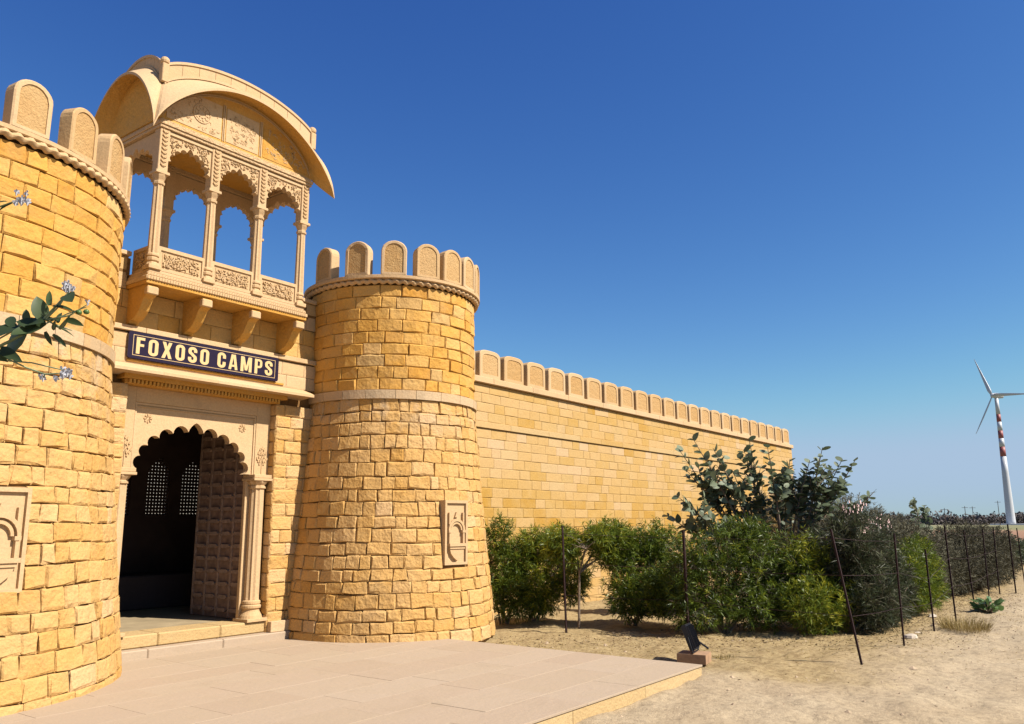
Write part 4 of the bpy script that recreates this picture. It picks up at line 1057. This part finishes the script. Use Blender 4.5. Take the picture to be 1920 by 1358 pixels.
shrub('scrub_bush', 'dark brown bush behind the fence posts nearest the right edge', 'bush', (23.2, 3.2, gz),
      [((22.6, 3.3, 1.0), (1.2, .7, .55)), ((24.6, 3.1, .95), (1.3, .7, .5)), ((23., 3.1, .6), (1.3, .6, .45)), ((21.2, 3.4, .6), (1.0, .6, .7)), ((22.6, 3.1, .35), (1.6, .5, .45)), ((25.5, 3.0, .4), (1.5, .5, .5))], l_scrub, 3300, 51, nst=16, bark=m_barkd, L=(.07, .13), tintm=.35, shell=.2, group='brown scrub behind the fence')
shrub('scrub_bush', 'high grey brown thicket rising behind the hedge below the end of the wall', 'bush', (21.5, 6.2, gz),
      [((20.5, 6.6, 1.5), (1.5, 1.0, 1.05)), ((22.5, 5.9, 1.3), (1.5, 1.0, .9)), ((24.8, 5.5, .95), (1.6, 1., .8))], l_scrub, 3200, 52, nst=20, bark=m_barkd, L=(.08, .16), tintm=.8, shell=.3, upb=.9, group='brown scrub behind the fence')
shrub('scrub_bush', 'low olive scrub spreading to the right behind the fence', 'bush', (31, 5.0, gz),
      [((28, 4.9, .45), (2.4, 1.2, .7)), ((33, 4.9, .35), (3., 1.4, .55)), ((39, 4.6, .3), (4., 1.6, .5))], l_dark, 2600, 53, nst=12, bark=m_barkd, L=(.14, .28), W=.04, tintm=.5, shell=.3, group='brown scrub behind the fence')
# twiggy dead stems standing out of the thicket
tw_ = MB(); rr = random.Random(4)
for i in range(260):
    x_, y_ = rr.uniform(19.4, 25.5), 6.1+rr.uniform(-.6, .8); h = 2.25-.17*(x_-19.4)+rr.uniform(-.3, .35)
    tw_.tube([(x_, y_, .3), (x_+rr.uniform(-.2, .2), y_, h*.6), (x_+rr.uniform(-.5, .5), y_+rr.uniform(-.2, .2), h)], [.012, .008, .003], 3, cap=False)
tgt = [o for o in COL.objects if o.get('label', '').startswith('high grey brown')][0]
tw_.build('dead_twigs', m_barkd, tgt)

# calotropis: broad waxy leaves in pairs along fanning stems
def leaf_mesh(name, mat, seed, L=1., W=.72):
    rr = random.Random(seed); V = []; F = []; n = 5
    for i in range(n+1):
        s = i/n; w = W/2*math.sin(pi*min(1, .08+s*.92)**.8)**.7*(.0 if i == n else 1); z = -.18*s*s
        V += [(s*L, -w, z+.10*w*2), (s*L, 0, z), (s*L, w, z+.10*w*2)]
    for i in range(n):
        a = i*3; F += [(a, a+1, a+4, a+3), (a+1, a+2, a+5, a+4)]
    me = bpy.data.meshes.new(name); me.from_pydata(V, [], F)
    a = me.attributes.new('tint', 'FLOAT', 'POINT'); a.data.foreach_set('value', [rr.uniform(.25, .75)]*len(V))
    me.materials.append(mat); me.polygons.foreach_set('use_smooth', [True]*len(me.polygons)); return me
LM = [leaf_mesh('leaf', l_cal, s) for s in range(8)]; LMb = [leaf_mesh('leaf', l_bright, s, 1, .6) for s in range(4)]
def place_leaf(parent, P, d, size, rr, lm=LM, name='leaf', roll=None):
    d = Vector(d).normalized(); o = bpy.data.objects.new(name, rr.choice(lm)); COL.objects.link(o)
    upv = Vector((rr.uniform(-1.3, .9), rr.uniform(-1.9, .3), rr.uniform(.2, 1))) if roll is None else roll
    y_ = upv.cross(d).normalized(); z_ = d.cross(y_)
    m_ = Matrix((d, y_, z_)).transposed(); o.rotation_euler = m_.to_euler(); o.scale = (size,)*3
    o.parent = parent; o.location = Vector(P)-ORG[parent.name]; ORG[o.name] = Vector(P); return o
def cal_tree(base, stems, seed, label, name='calotropis_tree', lsz=.155, limit=300):
    rr = random.Random(seed); th = thing(name, label, 'tree', base); st = MB(); LL = []
    for tip in stems:
        b0 = Vector(base)+Vector((rr.uniform(-.08, .08), rr.uniform(-.08, .08), 0)); tip = Vector(tip)
        mid = b0.lerp(tip, .5)+Vector((0, 0, .12)) + Vector((rr.uniform(-.1, .1),)*2+(0,))
        pts = [b0, b0.lerp(mid, .55)+Vector((0, 0, .05)), mid, mid.lerp(tip, .5)+Vector((rr.uniform(-.06, .06), 0, .03)), tip]
        st.tube(pts, [.035, .026, .018, .012, .005], 6)
        def along(p0, p1, n, s0=0.):
            dd = (p1-p0).normalized()
            for k in range(n):
                s = s0+(1-s0)*(k+.5)/n; P = p0.lerp(p1, s); a = rr.uniform(0, pi)
                ax = dd.cross(Vector((math.cos(a), math.sin(a), .2))).normalized()
                for sg_ in (-1, 1):
                    if rr.random() < .93: LL.append((P, dd*.55+ax*sg_*.85+Vector((0, 0, .1)), lsz*rr.uniform(.6, 1.25)))
        along(pts[2], pts[3], 4, .3); along(pts[3], tip, 6)
        for _ in range(rr.choice((4, 5, 6)) if len(stems) > 5 else 1):
            s = rr.uniform(.45, 1.); p0 = pts[2].lerp(pts[3], s); d0 = (tip-b0).normalized()
            p1 = p0+(d0+Vector((rr.uniform(-.9, .9), rr.uniform(-.9, .9), rr.uniform(-.3, .5)))).normalized()*rr.uniform(.3, .6)
            st.tube([p0, p0.lerp(p1, .5)+Vector((0, 0, .04)), p1], [.012, .008, .003], 5); along(p0.lerp(p1, .25), p1, rr.choice((3, 4, 5)))
    st.build('trunk', m_bark, th)
    cp = Vector((0, 0, 1.5)); LL.sort(key=lambda q: (q[0]-cp).length)
    for P, d, s in LL[:limit]: place_leaf(th, P, d, s, rr)
    if LL[limit:]:
        n = len(LL)-limit; Q = LL[limit:]; mb = MB()
        for P, d, s in Q:
            d = Vector(d).normalized(); u_ = Vector((rr.uniform(-.6, .6), rr.uniform(-.6, .6), 1)).cross(d).normalized(); w_ = d.cross(u_)
            V = []
            for a, b_ in ((0, 0), (.25, .3), (.6, .36), (.88, .22), (1, 0), (.88, -.22), (.6, -.36), (.25, -.3)):
                V.append(P+d*s*a+u_*s*b_-Vector((0, 0, .15*a*a*s)))
            mb.add(V, [(0, 1, 7), (1, 2, 6, 7), (2, 3, 5, 6), (3, 4, 5)], rr.uniform(.2, .8))
        mb.build('leaf', l_cal, th)['kind'] = 'stuff'
    return th
rr = random.Random(77); rd = Vector((.596, -.803, 0)); TB = Vector((15.1, 5.15, -.1)); stems = []
for sx_, z in ((-1.62, 2.6), (-1.35, 2.95), (-1.55, 2.1), (-1.0, 2.7), (-1.15, 3.15), (-.75, 2.3), (-.6, 2.95), (-.35, 2.5), (-.1, 3.15), (.1, 2.75), (.3, 3.0), (.5, 2.35), (.7, 2.7), (1.0, 2.5), (1.35, 2.62), (1.2, 2.1), (.85, 1.9), (-1.75, 1.75), (-1.1, 1.85), (.0, 2.2), (1.5, 2.75), (.35, 1.95), (.9, 2.95), (1.15, 2.75), (1.6, 2.4), (-.9, 2.45), (-.45, 2.75), (.6, 2.75), (-1.3, 2.4), (.2, 2.45), (1.75, 2.15), (-.2, 1.9)):
    stems.append(TB+rd*(sx_-.22)+Vector((rr.uniform(-.4, .4)*.8, rr.uniform(-.4, .4)*.6, z)))
cal_tree(TB, stems, 78, 'open grey green tree with round waxy leaves rising above the hedge before the wall')
cal_tree(Vector((24.5, 4.6, -.1)), [(24.4, 4.65, 2.1), (24.9, 4.5, 1.95), (24.2, 4.7, 1.6), (24.8, 4.4, 1.5)], 79, 'small spindly waxy leaved shoots poking above the scrub left of the wind turbine', 'calotropis_shoots', .16)
# low broad-leaved plant on the sand
lp = thing('broad_leaf_plant', 'low plant with broad bright green leaves on the sand in front of the dark bush', 'plant', (17.5, 2.28, -.12))
rr = random.Random(8); st = MB()
for i in range(46):
    a = rr.uniform(0, 2*pi); r = rr.uniform(.02, .2); P = Vector((17.5+math.cos(a)*r, 2.28+math.sin(a)*r, -.08+rr.uniform(0, .16)))
    place_leaf(lp, P, (math.cos(a), math.sin(a), rr.uniform(.1, .9)), rr.uniform(.12, .2), rr, LMb)
    st.tube([(17.5, 2.28, -.13), P], [.008, .005], 4)
st.build('stems', m_bark, lp)
# near branch with waxy leaves reaching in from the left edge
nb_ = thing('calotropis_branch', 'near waxy leaved branch with white buds reaching in from the left edge', 'plant', (1.0, 2.95, -.1))
rr = random.Random(15)
def npos(px, py, D=2.6):
    v = fw+r2*((px-960)/F_PX)-u2*((py-679)/F_PX); return Vector((0, 0, 1.5))+v*D
NB = {'a': Vector((1.062, 2.842, 2.045)), 'b': Vector((1.137, 2.72, 2.115)), 'c': Vector((1.182, 2.62, 2.225)), 'f': Vector((1.213, 2.665, 1.985))}
st = MB(); st.tube([(.93, 3.0, -.12), (.94, 3.0, 1.0), (.99, 2.95, 1.8), NB['a'], NB['b'], NB['c']], [.02, .016, .01, .0055, .0045, .003], 7)
st.tube([(.99, 2.95, 1.8), (1.07, 2.85, 2.02), (1.15, 2.75, 2.01), NB['f']], [.006, .004, .0025, .002], 5)
st.tube([NB['b'], (1.19, 2.63, 2.16), (1.222, 2.58, 2.18)], [.003, .002, .0015], 5)
st.tube([(.99, 2.95, 1.8), (.97, 2.88, 2.3), (1.0, 2.78, 2.5)], [.008, .005, .003], 5)
for ch_ in (((-10, 640), (40, 612), (85, 600), (110, 575), (130, 545)), ((85, 600), (130, 592), (162, 572)), ((85, 600), (110, 612), (135, 620)), ((-10, 662), (50, 690), (85, 702), (124, 699)), ((85, 702), (80, 708)), ((-25, 396), (10, 384), (38, 374))):
    st.tube([npos(*q_) for q_ in ch_], [.0028]*(len(ch_)-1)+[.0014], 5)
st.build('stem', plain('pale green stem', (.28, .34, .18), .6, var=.15), nb_)
camd = Vector((-.75, -.6, .2))
def nl(px, py, qx, qy, s, w=1., face=None):
    A = npos(px, py); B = npos(qx, qy, 2.6+rr.uniform(-.06, .06)); d = (B-A); o = place_leaf(nb_, A, d, d.length, rr, LMn, roll=face or (camd+Vector((rr.uniform(-.4, .4), rr.uniform(-.4, .4), rr.uniform(.1, .8)))))
    o.scale = (d.length, d.length*w, d.length)
LMn = [leaf_mesh('leaf', leafmat('dark near leaf', (.030, .050, .020), (.055, .085, .034), (.12, .17, .06), .5, .35), s, 1, .62) for s in range(3)]
for a in ((50, 630, -6, 655, 1, 1.45), (34, 612, -34, 632, 1, 1.2), (86, 604, 28, 622, 1, 1.25), (75, 612, 30, 598, 1, 1.1), (50, 608, 78, 598, 1, .9), (22, 612, 17, 588, 1, .8), (50, 605, 48, 578, 1, .8), (78, 598, 70, 554, 1, 1.1), (94, 573, 90, 543, 1, .6), (80, 598, 105, 598, 1, .6), (103, 598, 104, 600, 1, 1),
          (122, 612, 130, 580, 1, 1.5), (125, 600, 153, 607, 1, .5), (98, 575, 138, 577, 1, .35), (100, 612, 143, 626, 1, .4), (85, 622, 96, 648, 1, .5), (98, 628, 130, 651, 1, .4), (110, 606, 112, 580, 1, .4), (0, 655, 35, 672, 1, .5), (-20, 665, 12, 672, 1, .6), (104, 618, 98, 596, 1, .6), (0, 395, 20, 378, 1, .6), (-15, 385, 10, 372, 1, .7), (62, 618, 20, 622, 1, .9), (125, 553, 131, 560, 1, 1.)):
    if math.hypot(a[2]-a[0], a[3]-a[1]) > 5: nl(*a)
def buds(px, py, n, sp, seed):
    r3 = random.Random(seed); f = MB()
    for i in range(n):
        c = npos(px+r3.uniform(-sp, sp), py+r3.uniform(-sp, sp)*.8, 2.6+r3.uniform(-.02, .02))
        for k in range(5):
            a = 2*pi*k/5+r3.random(); u_ = (r2*math.cos(a)+u2*math.sin(a)+fw*r3.uniform(-.8, .8))*.010; w_ = (r2*-math.sin(a)+u2*math.cos(a))*.004
            f.add([c, c+u_*.6+w_, c+u_, c+u_*.6-w_], [(0, 1, 2, 3)])
        f.tube([c-Vector((0, 0, .012)), c], [.0015, .004], 5)
    f.build('bud_cluster', m_flowerw, nb_)
buds(130, 536, 11, 9, 1); buds(40, 370, 13, 13, 2); buds(124, 698, 12, 10, 3); buds(80, 708, 3, 5, 4); buds(164, 566, 1, 2, 5); buds(104, 708, 2, 3, 6)
for px, py in ((148, 586), (162, 585)):
    f = MB(); c = npos(px, py); f.lathe(c.x, c.y, [(.001, c.z-.008), (.007, c.z-.006), (.010, c.z), (.007, c.z+.006), (.001, c.z+.009)], 10); f.build('seed_pod', l_bright, nb_, True)
# straw-like tuft at the foot of the left tower and dry tuft by the fence
def tuft(name, label, c, n, h, sprd, mat, seed, cat='grass tuft'):
    rs_ = np.random.RandomState(seed); a = rs_.rand(n)*2*pi; r = rs_.rand(n)**.5*sprd*.45
    pos = np.stack([c[0]+np.cos(a)*r, c[1]+np.sin(a)*r, np.full(n, c[2]-.01)], 1)
    dr = np.stack([np.cos(a)*.8*rs_.rand(n), np.sin(a)*.8*rs_.rand(n), np.full(n, 1.)], 1)+rs_.normal(size=(n, 3))*.15
    o = leaf_cloud(name, None, mat, pos, dr, h*(.5+.7*rs_.rand(n)), np.full(n, .006), rs_.rand(n), .1, rs_); tag(o, label, cat); return o
tuft('grass_tuft', 'dry yellow grass tuft on the sand in front of the fence posts', (14.4, 2.22, -.12), 700, .26, .7, l_straw, 61)
tuft('grass_tuft', 'pale dry tuft beside the floodlight block', (9.95, 4.2, -.12), 160, .07, .3, l_straw, 63)
# dry grass, and litter doubling as the hedge's shadow band: uncountable
rs_ = np.random.RandomState(66); n = 5200
X = rs_.uniform(9.1, 22, n); Yv = 3.6+rs_.normal(size=n)*1.2+np.clip((12-X)*.9, 0, 4); keep = ~((X < 8.9) & (Yv > 3.8)); X, Yv = X[keep], Yv[keep]; n = len(X)
o = leaf_cloud('dry_grass', None, l_straw, np.stack([X, Yv, ground_z(X, Yv)], 1), rs_.normal(size=(n, 3))*np.array([1, 1, .2])+np.array([0, 0, .35]), .03+.06*rs_.rand(n), np.full(n, .006), rs_.rand(n)*.8, .1, rs_)
tag(o, 'short dry grass scattered on the sand along the fence', 'grass', kind='stuff')
n = 6500; X = rs_.uniform(8.5, 24, n); Yv = np.where(rs_.rand(n) < .90, np.where(X < 12.5, 7.6-(X-9.5)*1.35, 3.3)+rs_.normal(size=n)*.75, rs_.uniform(-2, 8.6, n)); keep = ~((X < 8.95) & (Yv > 3.75)); X, Yv = X[keep], Yv[keep]; n = len(X)  # most litter packed along the hedge foot, a dark band standing in for shadow
o = leaf_cloud('shade_litter', None, m_shade_litter, np.stack([X, Yv, ground_z(X, Yv)+.006], 1), rs_.normal(size=(n, 3))*np.array([1, 1, .12]), .015+.04*rs_.rand(n)**2, .006+.012*rs_.rand(n), rs_.rand(n), .02, rs_)
tag(o, 'dry leaves and twigs on the sand, massed along the hedge as painted shadow', 'litter', kind='stuff')
cl = MB(); rr = random.Random(90)
for i in range(650):
    x_, y_ = rr.uniform(6.5, 20), rr.uniform(-1.5, 8.6)
    if x_ < 9 and y_ > 3.8: continue
    s = rr.uniform(.006, .024)*(2.1 if rr.random() < .08 else 1); z_ = float(ground_z(x_, y_)); t = rr.random()
    V = [(x_+s*math.cos(a+.3*i)*rr.uniform(.7, 1.3), y_+s*math.sin(a+.3*i)*rr.uniform(.7, 1.3), z_-.002) for a in (0, 1.26, 2.5, 3.8, 5.0)]+[(x_+rr.uniform(-.3, .3)*s, y_, z_+s*.7)]
    cl.add(V, [(k, (k+1) % 5, 5) for k in range(5)], t)
tag(cl.build('sand_clods', m_clod), 'small clods and pebbles on the sand', 'pebbles', kind='stuff')
for (x_, y_, s, lab) in ((13.17, 2.73, .10, 'larger pale rock on the sand beside a fence post'), (13.75, 2.75, .055, 'small pale stone right of the larger rock'), (16.3, 3.0, .08, 'pale bluish stone under the green bush')):
    b = MB(); rr = random.Random(int(x_*10)); prof = [(.9, 0), (1, .25), (.75, .6), (.25, .8)]; V = []
    for r_, z_ in prof:
        for k in range(9): a = 2*pi*k/9; q = s*r_*rr.uniform(.8, 1.25); V.append((x_+q*math.cos(a)*1.3, y_+q*math.sin(a), -.13+s*z_*.9))
    b.add(V, [(i*9+k, i*9+(k+1) % 9, (i+1)*9+(k+1) % 9, (i+1)*9+k) for i in range(3) for k in range(9)]+[tuple(range(27, 36))])
    tag(b.build('rock', m_rock), lab, 'rock')

# ================================================================== FENCE
posts = [((10.85, 7.05), (10.83, 7.08, 1.47), .022, 'rusty fence post nearest the round tower'), ((11.35, 5.3), (11.33, 5.3, 1.39), .026, 'rusty fence post sunk in the dense green bush above the floodlight'),
         ((10.44, 2.71), (10.36, 2.93, 1.42), .017, 'leaning rusty corner fence post standing alone on the sand'), ((12.13, 2.61), (12.10, 2.6, 1.35), .015, 'first thin fence post right of the leaning post'),
         ((13.98, 2.57), (13.95, 2.58, 1.09), .016, 'short fence post topped by pink flowers right of the rocks'), ((16.05, 2.6), (16.0, 2.62, 1.44), .017, 'tall fence post in front of the fresh green bush'),
         ((17.75, 2.54), (17.7, 2.58, 1.34), .016, 'thin fence post left of the low broad leaved plant'), ((20.3, 2.62), (20.28, 2.6, 1.35), .016, 'fence post at the left end of the dark brown bush, behind the broad leaved plant'),
         ((22.0, 2.62), (22.0, 2.6, 1.38), .017, 'fence post in the middle of the dark brown bush'), ((22.95, 2.40), (22.9, 2.40, 1.44), .02, 'thicker fence post at the right end of the dark brown bush'),
         ((22.59, 2.16), (22.55, 2.19, 1.35), .014, 'rightmost thin fence post over the shaded sand')]
for (bx_, by_), tp, r, lab in posts:
    th = thing('fence_post', lab, 'fence post', (bx_, by_, -.12), 'rusty posts of the wire fence')
    r *= .8; a = Vector((bx_, by_, -.2)); t_ = Vector(tp); d = (t_-a).normalized(); s_ = Vector((0, 1, 0)); w_ = d.cross(s_).normalized(); b = MB()
    prof = [(-r, -r), (r, -r), (r, -r*.55), (-r*.5, -r*.55), (-r*.5, r), (-r, r)]      # steel angle section
    m_ = [a+w_*p+s_*q for p, q in prof]; m2 = [t_+w_*p+s_*q for p, q in prof]; n = 6
    b.add(m_+m2, [tuple(range(n)), tuple(range(n, 2*n))]+[(i, (i+1) % n, (i+1) % n+n, i+n) for i in range(n)]); b.build('post', m_rust, th, recalc=True)
    for zf in (.35, .65, .93):
        c = a.lerp(t_, zf); MB().tube([c+w_*(-r*1.4)+s_*r, c+w_*r*1.4-s_*r*1.2, c+w_*(-r*1.4)-s_*r*1.2], [.003]*3, 4).build('wire_tie', m_rust, th)
wp = [p[1] for p in posts]
for zf, lab in ((.35, 'lowest thin wire strand of the fence'), (.65, 'middle thin wire strand of the fence'), (.93, 'topmost thin wire strand of the fence')):
    P = []
    for (bx_, by_), tp, r, _ in posts[:9]:
        q = Vector((bx_, by_, -.12)).lerp(Vector(tp), zf); 
        if P: m_ = P[-1].lerp(q, .5)-Vector((0, 0, .015)); P.append(m_)
        P.append(q-Vector((0, r, 0)))
    tag(MB().tube(P, .0032, 4).build('fence_wire', m_rust), lab, 'wire')

# ================================================================== FLOODLIGHT
blk = MB(); ang = math.radians(12)
def fr_(x, y, z, c=(9.52, 4.38, -.12), a=ang): return (c[0]+x*math.cos(a)-y*math.sin(a), c[1]+x*math.sin(a)+y*math.cos(a), c[2]+z)
blk.box(-.16, .16, -.17, .17, 0, .11, .5, 0, fr_); tag(blk.build('stone_block', m_brickblk), 'reddish stone block at the corner of the paving carrying the floodlight', 'block')
fl = thing('floodlight', 'black floodlight tilted back on its block at the paving corner', 'floodlight', (9.52, 4.38, -.01))
ta = math.radians(-20)
def ff(x, y, z):   # tilt about x axis
    yy = y*math.cos(ta)-z*math.sin(ta); zz = y*math.sin(ta)+z*math.cos(ta); return fr_(x, yy-.02, zz+.115)
b = MB(); b.box(-.14, .14, -.035, .02, .03, .33, .5, 0, ff); b.build('housing', m_black, fl, recalc=True)
b = MB(); b.box(-.12, .12, .0205, .028, .05, .31, .5, 0, ff); b.build('glass', m_glass, fl, recalc=True)
b = MB()
for k in range(6): b.box(-.125+k*.048, -.115+k*.048, -.06, -.0355, .05, .31, .5, 0, ff)
b.build('cooling_fins', m_black, fl, recalc=True)
b = MB(); b.tube([fr_(-.155, .03, .30), fr_(-.155, -.02, .125), fr_(.155, -.02, .125), fr_(.155, .03, .30)], .010, 6); b.tube([fr_(.14, .02, .25), fr_(.25, -.12, .13)], .012, 6)
b.build('bracket', m_black, fl)
tag(MB().tube([(9.66, 4.3, -.1), (9.85, 4.25, -.112), (10.1, 4.15, -.115), (10.5, 4.22, -.118)], .005, 5).build('cable', m_black), 'thin dark cable lying on the sand by the floodlight', 'cable')

# ================================================================== FAR: wind turbine, poles, trees
D = 520.; TX, TY = 517.4, 52.4
wt = thing('wind_turbine', 'tall white wind turbine with three red bands on its tower at the right edge', 'wind turbine', (TX, TY, -.4))
HUB = 69.3; hub0 = Vector((TX, TY, HUB)); 
rad_t = lambda z: 2.3-(2.3-.9)*min(1, max(0, z)/HUB)**.8
MB().lathe(TX, TY, [(rad_t(z), z-.4) for z in (0, 2, 6, 12, 20, 28, 36.4)], 32).build('tower', m_white, wt, True)
zz = [36.4, 41.6, 46.2, 50.4, 55.2, 59.4, HUB-.9]
for i in range(6):
    MB().lathe(TX, TY, [(rad_t(zz[i]), zz[i]-.4), (rad_t(zz[i+1]), zz[i+1]-.4+.001)], 32).build('painted_band' if i % 2 == 0 else 'tower_section', m_red if i % 2 == 0 else m_white, wt, True)
lat = Vector((TY, -TX, 0)).normalized(); tow = -Vector((TX, TY, 0)).normalized()
ax = (tow*.70+lat*(-.71)).normalized(); pl_ = Vector((0, 0, 1)).cross(ax).normalized()
if pl_.dot(lat) < 0: pl_ = -pl_
b = MB(); c0 = hub0; P = [c0-ax*4.6, c0-ax*4.0, c0-ax*1.5, c0+ax*1.0, c0+ax*1.5]; b.tube(P, [.7, 1.35, 1.55, 1.5, 1.2], 10); b.build('nacelle', m_white, wt, True)
hc = hub0+ax*2.4; b = MB(); b.tube([hc-ax*.9, hc-ax*.3, hc+ax*.5, hc+ax*1.1], [1.15, 1.3, 1.0, .2], 12); b.build('hub', m_white, wt, True)
for k in range(3):
    th_ = math.radians(-23.5+120*k); d = pl_*math.sin(th_)+Vector((0, 0, math.cos(th_))); sd2 = ax.cross(d).normalized(); b = MB(); V = []; n = 8; Q = 9
    for i in range(Q+1):
        s_ = i/Q; r_ = .8+23.6*s_; ch = (1.1 if s_ < .05 else 1.9*(1-s_)**.8+.25); tk = .5*(1-s_)+.06; tw2 = math.radians(35*(1-s_)**2+5)
        a_ = sd2*math.cos(tw2)+ax*math.sin(tw2); c_ = ax*math.cos(tw2)-sd2*math.sin(tw2)
        for j in range(n):
            ph = 2*pi*j/n; V.append(hc+d*r_+a_*(ch/2*math.cos(ph)+ch*.15)+c_*tk/2*math.sin(ph))
    b.add(V, [(i*n+j, i*n+(j+1) % n, (i+1)*n+(j+1) % n, (i+1)*n+j) for i in range(Q) for j in range(n)]+[tuple(range(n)), tuple(range(Q*n, Q*n+n))])
    b.build('blade', m_white, wt, True, recalc=True)
b = MB(); b.bbox(TX-9, TX+9, TY-9, TY+9, -.5, .25, .1); b.build('foundation', m_white, wt)
# distant poles
rr = random.Random(55)
for i, (azd, dd, hh) in enumerate(((9.2, 420, 7.5), (8.1, 470, 9), (7.7, 480, 9), (6.35, 500, 12), (10.4, 520, 8))):
    a = math.radians(azd); x_, y_ = dd*math.cos(a), dd*math.sin(a)
    lab = ['utility pole on the horizon above the scrub', 'left pole of the distant pair on the horizon', 'right pole of the distant pair on the horizon', 'tall lattice like pole on the horizon beside the turbine tower', 'leftmost tiny pole on the horizon'][i]
    th = thing('utility_pole', lab, 'pole', (x_, y_, -.4), 'distant utility poles')
    MB().tube([(x_, y_, -.4), (x_, y_, hh)], [.18, .12], 6).build('pole', m_barkd, th)
    q = Vector((-y_, x_, 0)).normalized(); c = Vector((x_, y_, hh-.7)); MB().tube([c-q*1.4, c+q*1.4], .09, 4).build('crossarm', m_barkd, th)
# far tree belt: one mass
rs_ = np.random.RandomState(70); PP = []
for i in range(330):
    a = math.radians(rs_.uniform(-2, 34)); dd = rs_.uniform(560, 760); h = rs_.uniform(4, 8.5)*(1.25 if rs_.rand() < .15 else 1); w = rs_.uniform(8, 20)
    n = 190; d = rs_.normal(size=(n, 3)); d /= np.linalg.norm(d, axis=1)[:, None]; d[:, 2] = abs(d[:, 2])
    PP.append(np.array([dd*math.cos(a), dd*math.sin(a), -.5])+d*np.array([w/2, w/2, h])*(rs_.rand(n)**.4)[:, None])
PP = np.concatenate(PP); n = len(PP)
o = leaf_cloud('far_trees', None, m_farm, PP, rs_.normal(size=(n, 3)), .9+.9*rs_.rand(n), .9+rs_.rand(n)*.9, rs_.rand(n), .1, rs_)
tag(o, 'low dark line of trees along the horizon', 'trees', kind='stuff')
# scattered bushes in the middle distance fields
PP = []
for i in range(36):
    a = math.radians(rs_.uniform(-2, 16)); dd = rs_.uniform(55, 330); h = rs_.uniform(.5, 1.1); w = rs_.uniform(.8, 2.2)
    n = 50; d = rs_.normal(size=(n, 3)); d /= np.linalg.norm(d, axis=1)[:, None]; d[:, 2] = abs(d[:, 2])
    PP.append(np.array([dd*math.cos(a), dd*math.sin(a), -.3])+d*np.array([w/2, w/2, h])*(rs_.rand(n)**.4)[:, None])
PP = np.concatenate(PP); n = len(PP)
o = leaf_cloud('field_scrub', None, l_dark, PP, rs_.normal(size=(n, 3)), .2+.2*rs_.rand(n), .1+rs_.rand(n)*.15, rs_.rand(n), .1, rs_)
tag(o, 'low scrub dotted over the far fields', 'scrub', kind='stuff')
